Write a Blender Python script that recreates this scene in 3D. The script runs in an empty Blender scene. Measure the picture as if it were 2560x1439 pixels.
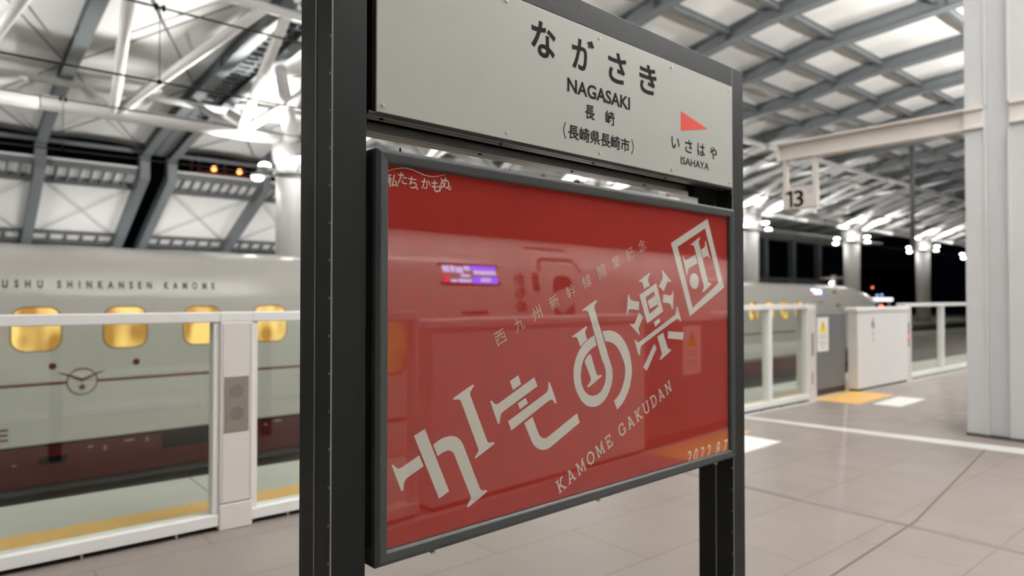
import bpy, bmesh, math, random
from mathutils import Vector, Matrix

# ---------------------------------------------------------------- camera, world, exposure
scene = bpy.context.scene
COL = scene.collection
R = math.radians
random.seed(7)

cam_data = bpy.data.cameras.new('camera')
cam = bpy.data.objects.new('camera', cam_data)
COL.objects.link(cam)
cam.location = (0.0, 0.0, 1.45)
cam.rotation_euler = (R(90.87), 0.0, R(-39.89))
cam_data.sensor_width = 36.0
cam_data.lens = 23.625
cam_data.clip_start = 0.05
cam_data.clip_end = 600.0
cam_data.dof.use_dof = True
cam_data.dof.focus_distance = 1.85
cam_data.dof.aperture_fstop = 2.0
scene.camera = cam

world = bpy.data.worlds.new('night')
scene.world = world
world.use_nodes = True
world.node_tree.nodes['Background'].inputs[0].default_value = (0.10, 0.13, 0.20, 1)
world.node_tree.nodes['Background'].inputs[1].default_value = 0.006

scene.view_settings.view_transform = 'Standard'
scene.view_settings.look = 'None'
scene.view_settings.exposure = 0.16
scene.view_settings.gamma = 1.0
scene.view_settings.use_curve_mapping = False

RING_STRENGTH = 30.0         # floodlights around the columns
ADDED_LUM_W = 60.0           # added linear luminaires out of view over the platform, downward side
ADDED_LUM_UP_W = 1150.0       # and their upward side, added to brighten the roof

def unseen_area_light(name, x, y, z, lx, ly, watt, up=False):
    l = bpy.data.lights.new(name, 'AREA')
    l.shape = 'RECTANGLE'
    l.size, l.size_y, l.energy = lx, ly, watt
    l.color = (1.0, 0.98, 0.945)
    o = bpy.data.objects.new(name, l)
    COL.objects.link(o)
    o.location = (x, y, z)
    if up: o.rotation_euler = (math.pi, 0, 0)
    return o

ADDED_LUM = [(-6.5, 0.3), (4.0, 0.75), (7.0, -0.9), (12.6, 0.8), (18.0, 0.8), (23.5, 0.8), (29.0, 0.8)]  # added lamps outside the view, placed to light platform, sign and roof
for lx, ly in ADDED_LUM:
    unseen_area_light('unseen_area_light', lx, ly, 5.085, 2.2, 0.22, ADDED_LUM_W)
    unseen_area_light('added_uplight', lx, ly, 5.20, 2.2, 0.22, ADDED_LUM_UP_W, True)

FLOOD_W = 900.0              # beam of each upward floodlight on the column rings
COL_X, COL_Y, RING_Z = [-3.8, 6.4, 16.7, 27.0, 37.2, 47.4, 57.6], 16.0, 4.46
RING_DZ = (0.0, 0.22, -0.04, 0.05, 0.26, -0.02)
for cx_ in COL_X:
    for q in (1, 3, 5):
        a = 2 * math.pi * (q + 0.35) / 6
        l = bpy.data.lights.new('floodlight_beam', 'SPOT')
        l.energy, l.spot_size, l.spot_blend, l.shadow_soft_size = FLOOD_W * (1.0 if cx_ < 10 else 0.45), R(125), 0.5, 0.10
        l.color = (1.0, 0.985, 0.95)
        o = bpy.data.objects.new('floodlight_beam', l); COL.objects.link(o)
        o.location = (cx_ + .86 * math.cos(a), COL_Y + .86 * math.sin(a), RING_Z + RING_DZ[q] + .22)
        o.rotation_euler = (Vector((math.cos(a) * 1.0, math.sin(a) * 1.0, 1.0))).to_track_quat('-Z', 'Y').to_euler()
CANOPY_W = 58.0              # uplighters at the foot of the low canopy
UPL = [(-1.6, 26.6), (3.4, 26.6), (7.1, 26.6), (11.5, 26.6), (16.0, 26.6)]
for lx, ly in UPL:
    unseen_area_light('uplighter_light', lx, ly, 1.02, 1.6, 0.2, CANOPY_W, True)

# ---------------------------------------------------------------- materials
def mat(name, color, rough=0.5, metal=0.0, emit=None, strength=0.0, noise=0.0, scale=20.0, bump=0.0, spec=0.5, ior=None):
    m = bpy.data.materials.new(name)
    m.use_nodes = True
    nt = m.node_tree
    b = nt.nodes['Principled BSDF']
    b.inputs['Base Color'].default_value = (*color, 1)
    b.inputs['Roughness'].default_value = rough
    b.inputs['Metallic'].default_value = metal
    b.inputs['Specular IOR Level'].default_value = spec
    if ior: b.inputs['IOR'].default_value = ior
    if emit:
        b.inputs['Emission Color'].default_value = (*emit, 1)
        b.inputs['Emission Strength'].default_value = strength
    if noise or bump:
        tc = nt.nodes.new('ShaderNodeTexCoord')
        n = nt.nodes.new('ShaderNodeTexNoise')
        n.inputs['Scale'].default_value = scale
        n.inputs['Detail'].default_value = 5.0
        nt.links.new(tc.outputs['Object'], n.inputs['Vector'])
        if noise:
            r = nt.nodes.new('ShaderNodeValToRGB')
            r.color_ramp.elements[0].position = 0.3
            r.color_ramp.elements[1].position = 0.7
            r.color_ramp.elements[0].color = (*[max(0, c * (1 - noise)) for c in color], 1)
            r.color_ramp.elements[1].color = (*[min(1, c * (1 + noise)) for c in color], 1)
            nt.links.new(n.outputs['Fac'], r.inputs['Fac'])
            nt.links.new(r.outputs['Color'], b.inputs['Base Color'])
        if bump:
            bp = nt.nodes.new('ShaderNodeBump')
            bp.inputs['Strength'].default_value = bump
            bp.inputs['Distance'].default_value = 0.01
            nt.links.new(n.outputs['Fac'], bp.inputs['Height'])
            nt.links.new(bp.outputs['Normal'], b.inputs['Normal'])
    return m

def glass_mat(name, tint, f0, rough=0.0):
    # clear sheet: each face lets light through and mirrors a few per cent, more at grazing angles
    m = bpy.data.materials.new(name)
    m.use_nodes = True
    nt = m.node_tree
    nt.nodes.clear()
    out = nt.nodes.new('ShaderNodeOutputMaterial')
    mix = nt.nodes.new('ShaderNodeMixShader')
    tr = nt.nodes.new('ShaderNodeBsdfTransparent')
    tr.inputs[0].default_value = (*tint, 1)
    gl = nt.nodes.new('ShaderNodeBsdfGlossy')
    gl.inputs['Color'].default_value = (1, 1, 1, 1)
    gl.inputs['Roughness'].default_value = rough
    lw = nt.nodes.new('ShaderNodeLayerWeight')
    pw = nt.nodes.new('ShaderNodeMath'); pw.operation = 'POWER'; pw.inputs[1].default_value = 5.0
    ma = nt.nodes.new('ShaderNodeMath'); ma.operation = 'MULTIPLY_ADD'
    ma.inputs[1].default_value = 1 - f0; ma.inputs[2].default_value = f0
    nt.links.new(lw.outputs['Facing'], pw.inputs[0])
    nt.links.new(pw.outputs[0], ma.inputs[0])
    nt.links.new(ma.outputs[0], mix.inputs[0])
    nt.links.new(tr.outputs[0], mix.inputs[1])
    nt.links.new(gl.outputs[0], mix.inputs[2])
    nt.links.new(mix.outputs[0], out.inputs[0])
    return m

def tile_mat(name, c1, c2, cm, w, h, mortar, rough, bump=0.15, off=0.5):
    m = bpy.data.materials.new(name)
    m.use_nodes = True
    nt = m.node_tree
    b = nt.nodes['Principled BSDF']
    b.inputs['Roughness'].default_value = rough
    tc = nt.nodes.new('ShaderNodeTexCoord')
    br = nt.nodes.new('ShaderNodeTexBrick')
    br.offset = off
    br.inputs['Color1'].default_value = (*c1, 1)
    br.inputs['Color2'].default_value = (*c2, 1)
    br.inputs['Mortar'].default_value = (*cm, 1)
    br.inputs['Scale'].default_value = 1.0
    br.inputs['Brick Width'].default_value = w
    br.inputs['Row Height'].default_value = h
    br.inputs['Mortar Size'].default_value = mortar
    br.inputs['Mortar Smooth'].default_value = 0.3
    nt.links.new(tc.outputs['Object'], br.inputs['Vector'])
    n = nt.nodes.new('ShaderNodeTexNoise')
    n.inputs['Scale'].default_value = 0.9
    n.inputs['Detail'].default_value = 6.0
    nt.links.new(tc.outputs['Object'], n.inputs['Vector'])
    mx = nt.nodes.new('ShaderNodeMixRGB')
    mx.blend_type = 'MULTIPLY'
    mx.inputs[0].default_value = 0.22
    nt.links.new(br.outputs['Color'], mx.inputs[1])
    nt.links.new(n.outputs['Fac'], mx.inputs[2])
    nt.links.new(mx.outputs[0], b.inputs['Base Color'])
    n2 = nt.nodes.new('ShaderNodeTexNoise')
    n2.inputs['Scale'].default_value = 3.0
    nt.links.new(tc.outputs['Object'], n2.inputs['Vector'])
    mr = nt.nodes.new('ShaderNodeMapRange')
    mr.inputs['To Min'].default_value = rough - 0.08
    mr.inputs['To Max'].default_value = rough + 0.12
    nt.links.new(n2.outputs['Fac'], mr.inputs['Value'])
    nt.links.new(mr.outputs[0], b.inputs['Roughness'])
    return m

def stud_mat(name, color, scale, rough=0.55):
    m = mat(name, color, rough)
    nt = m.node_tree
    b = nt.nodes['Principled BSDF']
    tc = nt.nodes.new('ShaderNodeTexCoord')
    v = nt.nodes.new('ShaderNodeTexVoronoi')
    v.inputs['Scale'].default_value = scale
    v.inputs['Randomness'].default_value = 0.0
    nt.links.new(tc.outputs['Object'], v.inputs['Vector'])
    bp = nt.nodes.new('ShaderNodeBump')
    bp.inputs['Strength'].default_value = 0.5
    bp.inputs['Distance'].default_value = 0.01
    bp.invert = True
    nt.links.new(v.outputs['Distance'], bp.inputs['Height'])
    nt.links.new(bp.outputs['Normal'], b.inputs['Normal'])
    return m

def cabin_mat(name):
    # warm lit coach interior seen through a window: paler lining above, seat tops lower down
    m = bpy.data.materials.new(name)
    m.use_nodes = True
    nt = m.node_tree
    b = nt.nodes['Principled BSDF']
    b.inputs['Base Color'].default_value = (0.10, 0.07, 0.03, 1)
    b.inputs['Roughness'].default_value = 0.12
    tc = nt.nodes.new('ShaderNodeTexCoord')
    mp = nt.nodes.new('ShaderNodeMapping')
    mp.inputs['Scale'].default_value = (1.3, 0.2, 0.6)
    n = nt.nodes.new('ShaderNodeTexNoise')
    n.inputs['Scale'].default_value = 2.6
    n.inputs['Detail'].default_value = 1.0
    r = nt.nodes.new('ShaderNodeValToRGB')
    r.color_ramp.elements[0].position = 0.36
    r.color_ramp.elements[0].color = (0.30, 0.14, 0.02, 1)
    r.color_ramp.elements[1].position = 0.56
    r.color_ramp.elements[1].color = (0.80, 0.52, 0.15, 1)
    nt.links.new(tc.outputs['Object'], mp.inputs[0])
    nt.links.new(mp.outputs[0], n.inputs['Vector'])
    nt.links.new(n.outputs['Fac'], r.inputs['Fac'])
    nt.links.new(r.outputs['Color'], b.inputs['Emission Color'])
    b.inputs['Emission Strength'].default_value = 1.3
    return m

M = {}
M['post'] = mat('charcoal_coated_steel', (0.007, 0.0082, 0.0088), 0.5, 0.0, noise=0.06, scale=120, spec=0.25)
M['frame'] = mat('charcoal_frame', (0.030, 0.0345, 0.036), 0.38, 0.0, noise=0.05, scale=90)
M['alu'] = mat('dark_anodised_rail', (0.16, 0.155, 0.15), 0.30, 0.6)
M['dark_rail'] = mat('dark_board_rail', (0.05, 0.048, 0.046), 0.35, 0.3)
M['edge_glint'] = mat('painted_edge_highlight', (0.26, 0.26, 0.26), 0.35, 0.4)  # light caught on the post edges, put into the colour
M['black'] = mat('black_rubber', (0.004, 0.004, 0.004), 0.8, spec=0.15)
M['panel'] = mat('white_enamel_panel', (0.39, 0.395, 0.37), 0.45, noise=0.015, scale=6)
M['screw'] = mat('steel_screw', (0.60, 0.59, 0.54), 0.35, 0.5)
M['ink'] = mat('black_ink', (0.004, 0.004, 0.004), 0.7, spec=0.1)
M['arrow'] = mat('red_arrow_ink', (0.62, 0.03, 0.012), 0.5)
M['poster'] = mat('red_poster_paper', (0.42, 0.030, 0.021), 0.75, noise=0.03, scale=3, spec=0.2)
M['print'] = mat('pale_poster_print', (0.78, 0.76, 0.70), 0.8, spec=0.2)
M['print2'] = mat('pink_poster_print', (0.66, 0.42, 0.36), 0.8, spec=0.2)
M['acrylic'] = glass_mat('clear_poster_sheet', (0.97, 0.97, 0.97), 0.047, 0.004)
M['glass'] = glass_mat('fence_glass', (0.955, 0.985, 0.955), 0.045)
M['floor'] = tile_mat('brown_platform_tiles', (0.245, 0.208, 0.194), (0.23, 0.196, 0.183), (0.16, 0.128, 0.112), 1.2, 0.6, 0.006, 0.37)
M['edge'] = tile_mat('pale_edge_stone', (0.50, 0.505, 0.465), (0.47, 0.475, 0.44), (0.20, 0.20, 0.18), 1.5, 3.2, 0.008, 0.6)
M['yellow'] = stud_mat('yellow_tactile', (0.70, 0.41, 0.12), 16.0)
M['whitemat'] = mat('white_floor_mat', (0.85, 0.85, 0.84), 0.5)
M['line'] = mat('white_floor_line', (0.58, 0.575, 0.56), 0.4)
M['joint'] = mat('joint_sealant', (0.10, 0.075, 0.05), 0.7)
M['drain'] = mat('slot_drain', (0.15, 0.125, 0.115), 0.6)
M['white'] = mat('white_gate_paint', (0.82, 0.82, 0.815), 0.38, noise=0.012, scale=4)
M['post_w'] = mat('white_gate_post', (0.70, 0.66, 0.65), 0.40, noise=0.012, scale=4)
M['steel'] = mat('brushed_plate', (0.34, 0.30, 0.27), 0.42, 0.6, noise=0.04, scale=60)
M['steel_d'] = mat('speaker_mesh', (0.22, 0.195, 0.18), 0.5, 0.5)
M['door'] = mat('grey_gate_door', (0.125, 0.13, 0.14), 0.4)
M['dark'] = mat('dark_gap', (0.03, 0.028, 0.025), 0.8)
M['warn'] = mat('warning_yellow', (0.90, 0.66, 0.02), 0.5)
M['sticker'] = mat('white_sticker', (0.86, 0.86, 0.86), 0.5)
M['print_g'] = mat('grey_print', (0.45, 0.44, 0.44), 0.6)
M['redlamp'] = mat('red_button', (0.6, 0.03, 0.03), 0.4, emit=(1, 0.06, 0.05), strength=0.6)
M['wall'] = mat('white_column_cladding', (0.55, 0.555, 0.56), 0.45, noise=0.015, scale=2)
M['wall2'] = mat('grey_column_cladding', (0.50, 0.51, 0.52), 0.45, noise=0.015, scale=2)
M['beam_w'] = mat('warm_white_beam', (0.66, 0.61, 0.575), 0.5, noise=0.02, scale=3)
M['arch'] = mat('grey_steel_arch', (0.155, 0.172, 0.18), 0.5, noise=0.05, scale=5)
M['arch_d'] = mat('dark_steel_purlin', (0.13, 0.14, 0.145), 0.55, noise=0.05, scale=5)
M['membrane'] = mat('white_roof_membrane', (0.80, 0.79, 0.77), 0.8, noise=0.03, scale=0.8)
M['tube'] = mat('white_steel_tube', (0.80, 0.785, 0.77), 0.45, noise=0.02, scale=3)
M['train'] = mat('white_train_paint', (0.66, 0.645, 0.60), 0.16, noise=0.01, scale=1, spec=0.6)
M['skirt'] = mat('dark_red_train_skirt', (0.075, 0.011, 0.012), 0.3, noise=0.08, scale=2)
M['stripe'] = mat('maroon_stripe', (0.13, 0.018, 0.02), 0.35)
M['train_ink'] = mat('dark_train_lettering', (0.035, 0.03, 0.035), 0.4)
M['cabin'] = cabin_mat('lit_cabin')
M['goldrim'] = mat('window_rim', (0.20, 0.14, 0.05), 0.35)
M['tglass'] = mat('dark_train_glass', (0.012, 0.012, 0.014), 0.06)
M['led_w'] = mat('led_white_text', (0.1, 0.1, 0.1), 0.5, emit=(0.50, 0.55, 1.0), strength=6.5)
M['led_b'] = mat('led_blue_field', (0.02, 0.02, 0.1), 0.5, emit=(0.10, 0.09, 1.0), strength=8.5)
M['led_r'] = mat('led_red_mark', (0.1, 0.0, 0.0), 0.5, emit=(1.0, 0.03, 0.10), strength=5.0)
M['lamp'] = mat('floodlight_lens', (0.9, 0.9, 0.9), 0.4, emit=(1.0, 0.985, 0.945), strength=RING_STRENGTH)
M['lamp_down'] = mat('floodlight_lens_down', (0.9, 0.9, 0.9), 0.4, emit=(1.0, 0.985, 0.945), strength=RING_STRENGTH * 9)
M['lum'] = mat('unseen_lamp_diffuser', (0.9, 0.9, 0.88), 0.5, emit=(1.0, 0.965, 0.91), strength=6.0)
M['housing'] = mat('grey_lamp_housing', (0.45, 0.45, 0.45), 0.5)
M['wire'] = mat('dark_wire', (0.03, 0.026, 0.023), 0.5)
M['ballast'] = mat('dark_track_bed', (0.02, 0.019, 0.018), 0.9, noise=0.3, scale=14, bump=0.6)
M['rail'] = mat('rail_steel', (0.16, 0.12, 0.09), 0.35, 0.7)
M['conc'] = mat('platform_concrete', (0.05, 0.049, 0.046), 0.85, noise=0.15, scale=3)
M['night'] = mat('night_facade', (0.02, 0.022, 0.026), 0.7)
M['orange'] = mat('orange_lamp', (0.9, 0.4, 0.1), 0.4, emit=(1.0, 0.36, 0.10), strength=5.0)
M['rust'] = mat('orange_lit_scaffold', (0.25, 0.09, 0.04), 0.6)
M['citywhite'] = mat('white_signal_lamp', (0.9, 0.9, 0.9), 0.4, emit=(1, 0.97, 0.92), strength=40.0)
M['cityred'] = mat('red_city_lamp', (0.9, 0.1, 0.1), 0.4, emit=(1, 0.22, 0.12), strength=3.0)
M['cityblue'] = mat('blue_city_lamp', (0.2, 0.4, 0.9), 0.4, emit=(0.35, 0.55, 1.0), strength=2.5)
M['sigred'] = mat('red_signal_lamp', (0.9, 0.05, 0.05), 0.4, emit=(1, 0.10, 0.05), strength=6.0)
M['boxlit'] = mat('lit_box_sign', (0.9, 0.9, 0.9), 0.4, emit=(1, 0.98, 0.95), strength=1.4)

# ---------------------------------------------------------------- mesh helpers
class MB:
    def __init__(self): self.bm = bmesh.new()
    def box(self, x0, x1, y0, y1, z0, z1, mtx=None):
        vs = [self.bm.verts.new((x, y, z)) for z in (z0, z1) for y in (y0, y1) for x in (x0, x1)]
        for f in ((0, 2, 3, 1), (4, 5, 7, 6), (0, 1, 5, 4), (2, 6, 7, 3), (0, 4, 6, 2), (1, 3, 7, 5)):
            self.bm.faces.new([vs[i] for i in f])
        if mtx is not None: bmesh.ops.transform(self.bm, matrix=mtx, verts=vs)
        return self
    def prism(self, pts, y0, y1, axis='y'):
        # polygon in (x, z) pushed from y0 (front) to y1; axis 'x': polygon in (y, z); axis 'z': polygon in (x, y)
        def P(a, b, d): return {'y': (a, d, b), 'x': (d, a, b), 'z': (a, b, d)}[axis]
        n = len(pts)
        A = [self.bm.verts.new(P(a, b, y0)) for a, b in pts]
        B = [self.bm.verts.new(P(a, b, y1)) for a, b in pts]
        self.bm.faces.new(A); self.bm.faces.new(list(reversed(B)))
        for i in range(n):
            j = (i + 1) % n
            self.bm.faces.new((A[i], B[i], B[j], A[j]))
        return self
    def ring_prism(self, outer, inner, y0, y1):
        n = len(outer)
        L = [[self.bm.verts.new((a, d, b)) for a, b in pp] for d in (y0, y1) for pp in (outer, inner)]
        for i in range(n):
            j = (i + 1) % n
            self.bm.faces.new((L[0][i], L[0][j], L[1][j], L[1][i]))
            self.bm.faces.new((L[2][i], L[3][i], L[3][j], L[2][j]))
            self.bm.faces.new((L[0][i], L[2][i], L[2][j], L[0][j]))
            self.bm.faces.new((L[1][i], L[1][j], L[3][j], L[3][i]))
        return self
    def tube(self, p, q, r0, r1=None, n=12, cap=True):
        r1 = r0 if r1 is None else r1
        p, q = Vector(p), Vector(q)
        d = (q - p).normalized()
        a = d.orthogonal().normalized(); b = d.cross(a)
        A, B = [], []
        for i in range(n):
            t = 2 * math.pi * i / n
            o = a * math.cos(t) + b * math.sin(t)
            A.append(self.bm.verts.new(p + o * r0)); B.append(self.bm.verts.new(q + o * r1))
        for i in range(n):
            j = (i + 1) % n
            f = self.bm.faces.new((A[i], A[j], B[j], B[i])); f.smooth = True
        if cap:
            self.bm.faces.new(list(reversed(A))); self.bm.faces.new(B)
        return self
    def path(self, pts, r, n=6):
        for p, q in zip(pts, pts[1:]): self.tube(p, q, r, n=n)
        return self
    def sphere(self, c, r, u=12, v=8, squash=1.0):
        ret = bmesh.ops.create_uvsphere(self.bm, u_segments=u, v_segments=v, radius=r)
        bmesh.ops.scale(self.bm, vec=(1, 1, squash), verts=ret['verts'])
        bmesh.ops.translate(self.bm, vec=Vector(c), verts=ret['verts'])
        for vv in ret['verts']:
            for f in vv.link_faces: f.smooth = True
        return self
    def lathe(self, prof, c, n=24):
        rings = []
        for r, z in prof:
            rings.append([self.bm.verts.new((c[0] + r * math.cos(2 * math.pi * i / n), c[1] + r * math.sin(2 * math.pi * i / n), c[2] + z)) for i in range(n)])
        for a, b in zip(rings, rings[1:]):
            for i in range(n):
                j = (i + 1) % n
                f = self.bm.faces.new((a[i], a[j], b[j], b[i])); f.smooth = True
        self.bm.faces.new(list(reversed(rings[0]))); self.bm.faces.new(rings[-1])
        return self
    def grid(self, rows, close=False, smooth=True):
        V = [[self.bm.verts.new(p) for p in row] for row in rows]
        for a, b in zip(V, V[1:]):
            m = len(a)
            for i in range(m if close else m - 1):
                j = (i + 1) % m
                f = self.bm.faces.new((a[i], a[j], b[j], b[i])); f.smooth = smooth
        return V
    def disc(self, x, z, y0, y1, r, n=20):
        return self.prism([(x + r * math.cos(2 * math.pi * i / n), z + r * math.sin(2 * math.pi * i / n)) for i in range(n)], y0, y1)
    def build(self, name, m, parent=None, bevel=0.0, seg=2, smooth_angle=None):
        bmesh.ops.recalc_face_normals(self.bm, faces=self.bm.faces[:])
        me = bpy.data.meshes.new(name)
        self.bm.to_mesh(me); self.bm.free()
        me.materials.append(m)
        o = bpy.data.objects.new(name, me)
        COL.objects.link(o)
        if parent is not None: o.parent = parent
        if bevel:
            bv = o.modifiers.new('bevel', 'BEVEL')
            bv.width, bv.segments, bv.limit_method = bevel, seg, 'ANGLE'
            bv.angle_limit = R(40)
        return o

def tag(o, label=None, cat=None, group=None, kind=None):
    if label: o['label'] = label
    if cat: o['category'] = cat
    if group: o['group'] = group
    if kind: o['kind'] = kind
    return o

def thing(name, label, cat, loc=(0, 0, 0), rz=0.0, group=None):
    o = bpy.data.objects.new(name, None)
    COL.objects.link(o)
    o.location = loc; o.rotation_euler = (0, 0, rz)
    o.empty_display_size = 0.1
    return tag(o, label, cat, group)

def copy_tree(o, parent=None):
    c = o.copy(); COL.objects.link(c)
    if parent is not None: c.parent = parent
    for ch in o.children:
        copy_tree(ch, c)
    return c

def struct(name, mb, m, bevel=0.0):
    o = mb.build(name, m, None, bevel)
    o['kind'] = 'structure'
    return o

def glyphs(body, x0, x1, z0, z1, y=0.0, depth=0.0008, bold=0.0, keep=False, space=1.0, align=None):
    """lettering from the built-in typeface fitted to a box in the (x, z) plane, facing -y; returns an MB"""
    cu = bpy.data.curves.new('lettering', 'FONT')
    cu.body = body; cu.offset = bold; cu.space_character = space; cu.resolution_u = 6
    o = bpy.data.objects.new('lettering', cu); COL.objects.link(o)
    me = bpy.data.meshes.new_from_object(o.evaluated_get(bpy.context.evaluated_depsgraph_get()))
    bpy.data.objects.remove(o); bpy.data.curves.remove(cu)
    xs = [v.co.x for v in me.vertices]; ys = [v.co.y for v in me.vertices]
    ax, bx, ay, by = min(xs), max(xs), min(ys), max(ys)
    sx, sz = (x1 - x0) / (bx - ax), (z1 - z0) / (by - ay)
    cx, cz = (x0 + x1) / 2, (z0 + z1) / 2
    if keep: sx = sz = min(sx, sz)
    mb = MB()
    mb.bm.from_mesh(me)
    bpy.data.meshes.remove(me)
    for v in mb.bm.verts:
        v.co = Vector((cx + (v.co.x - (ax + bx) / 2) * sx, y, cz + (v.co.y - (ay + by) / 2) * sz))
    if depth:
        r = bmesh.ops.extrude_face_region(mb.bm, geom=mb.bm.faces[:])
        for e in r['geom']:
            if isinstance(e, bmesh.types.BMVert): e.co.y -= depth
    for f in mb.bm.faces: f.smooth = False
    return mb

def join(mb, other):
    me = bpy.data.meshes.new('tmp')
    other.bm.to_mesh(me); other.bm.free()
    mb.bm.from_mesh(me); bpy.data.meshes.remove(me)
    return mb

# ---------------------------------------------------------------- the station name sign
SIGN_LOC, SIGN_RZ = (0.696, 1.504, 0.0), R(2.632)
sign = thing('station_sign', 'dark framed station name sign on two charcoal posts with a white name board', 'station sign', SIGN_LOC, SIGN_RZ)

rivet_src = MB().tube((-0.0028, 0.0, 0.0), (0.0, 0.0, 0.0), 0.0028, 0.0036, n=8)
rivet_me = None
for k, px in enumerate((0.0, 1.857)):
    b = MB()
    b.box(px, px + 0.094, 0.0, 0.0815, 0.0, 2.435)
    b.box(px + 0.003, px + 0.091, 0.0815, 0.0865, 0.0, 2.43)
    b.box(px, px + 0.094, 0.0865, 0.168, 0.0, 2.435)
    post = b.build('post', M['post'], sign, bevel=0.0022)
    MB().box(px - 0.0016, px + 0.002, 0.0815, 0.0850, 0.0, 2.43).build('seam_glint', M['edge_glint'], post)
    MB().box(px - 0.0006, px + 0.0022, -0.0006, 0.0022, 0.0, 2.43).build('edge_highlight', M['edge_glint'], post)  # thin pale strips paint the highlights on seam and front edge
    for q in range(26):
        z = 0.10 + q * 0.09
        if rivet_me is None:
            rv = rivet_src.build('rivet', M['alu'], post); rivet_me = rv.data
        else:
            rv = bpy.data.objects.new('rivet', rivet_me); COL.objects.link(rv); rv.parent = post
        rv.location = (px - 0.0002, 0.0062, z)

MB().box(0.094, 1.857, 0.0, 0.168, 2.352, 2.435).build('top_beam', M['post'], sign, bevel=0.0022)

core = MB().box(0.112, 1.857, 0.004, 0.055, 1.921, 2.352)
core.box(0.112, 1.857, 0.112, 0.164, 1.921, 2.352)
core.build('board_core', M['black'], sign)
board = MB().box(0.121, 1.853, -0.003, 0.004, 1.919, 2.350).build('name_board', M['panel'], sign, bevel=0.0012)
tag(board, 'white enamel name board')
MB().box(0.121, 1.853, 0.164, 0.170, 1.919, 2.350).build('back_board', M['panel'], sign, bevel=0.0012)
YB = -0.003
for name, body, box, bold in [
    ('lettering', 'な', (0.6607, 0.7691, 2.1984, 2.3090), 0.021),
    ('lettering', 'が', (0.8459, 0.9552, 2.1984, 2.3090), 0.021),
    ('lettering', 'さ', (1.0285, 1.1278, 2.1960, 2.3035), 0.021),
    ('lettering', 'き', (1.2050, 1.3092, 2.1955, 2.3035), 0.021),
    ('lettering', 'NAGASAKI', (0.8234, 1.1488, 2.1160, 2.1620), 0.02),
    ('lettering', '長', (0.9094, 0.9580, 2.0440, 2.0920), 0.014),
    ('lettering', '崎', (1.0137, 1.0625, 2.0440, 2.0920), 0.014),
    ('lettering', '長崎県長崎市', (0.8270, 1.1460, 1.9650, 2.0125), 0.012),
    ('lettering', 'い', (1.4040, 1.4576, 2.0225, 2.0660), 0.012),
    ('lettering', 'さ', (1.4960, 1.5474, 2.0190, 2.0700), 0.012),
    ('lettering', 'は', (1.5837, 1.6375, 2.0190, 2.0700), 0.012),
    ('lettering', 'や', (1.6755, 1.7288, 2.0190, 2.0700), 0.012),
    ('lettering', 'ISAHAYA', (1.4661, 1.6670, 1.9688, 1.9980), 0.006)]:
    glyphs(body, *box, y=YB, bold=bold).build(name, M['ink'], board)
def arc_strip(cx, cz, r0, r1, a0, a1, n=14):
    o = [(cx + r1 * math.cos(a0 + (a1 - a0) * i / n), cz + r1 * math.sin(a0 + (a1 - a0) * i / n)) for i in range(n + 1)]
    return o + [(cx + r0 * math.cos(a1 + (a0 - a1) * i / n), cz + r0 * math.sin(a1 + (a0 - a1) * i / n)) for i in range(n + 1)]
par = MB()
par.prism(arc_strip(0.8460, 1.9880, 0.0385, 0.0415, R(180 - 40), R(180 + 40)), YB - 0.0008, YB)
par.prism(arc_strip(1.1270, 1.9880, 0.0385, 0.0415, R(-40), R(40)), YB - 0.0008, YB)
par.build('lettering', M['ink'], board)
tag(MB().prism([(1.4690, 2.1735), (1.4690, 2.0988), (1.6583, 2.1365)], YB - 0.0008, YB).build('direction_arrow', M['arrow'], board), 'red triangle arrow')
for sx, sz in [(0.1394, 1.9385), (0.5600, 1.9385), (0.9831, 1.9385), (1.4065, 1.9385), (1.8270, 1.9385),
               (0.1394, 2.3290), (0.5600, 2.3290), (0.9831, 2.3290), (1.4065, 2.3290), (1.8270, 2.3290)]:
    s = MB().tube((sx, YB - 0.0032, sz), (sx, YB, sz), 0.0042, 0.0052, n=14)
    s.build('screw', M['screw'], board)
# two extruded rails under the board, one for each face, with a dark slot between them
for y0, y1, z0, m_ in ((0.0015, 0.052, 1.9125, 'dark_rail'), (0.098, 0.168, 1.897, 'alu')):
    rl = MB().box(0.10, 1.857, y0, y1, z0, 1.919)
    rl.box(0.10, 1.857, y0 + 0.003, y0 + 0.021, z0 - 0.002, z0)
    rl.box(0.10, 1.857, y0 + 0.0235, y1 - 0.003, z0 - 0.002, z0)
    ro = rl.build('board_rail', M[m_], sign, bevel=0.0008)
    for sx in (0.15, 0.56, 0.98, 1.40, 1.79):
        MB().tube((sx, y0 + 0.022, z0 - 0.005), (sx, y0 + 0.022, z0), 0.0055, n=10).build('bolt', M['black'], ro)
MB().box(1.66, 1.857, 0.060, 0.090, 1.872, 1.921).build('corner_bracket', M['black'], sign, bevel=0.002)
MB().box(0.094, 0.130, 0.056, 0.090, 1.897, 1.921).build('corner_bracket', M['black'], sign, bevel=0.002)

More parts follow.
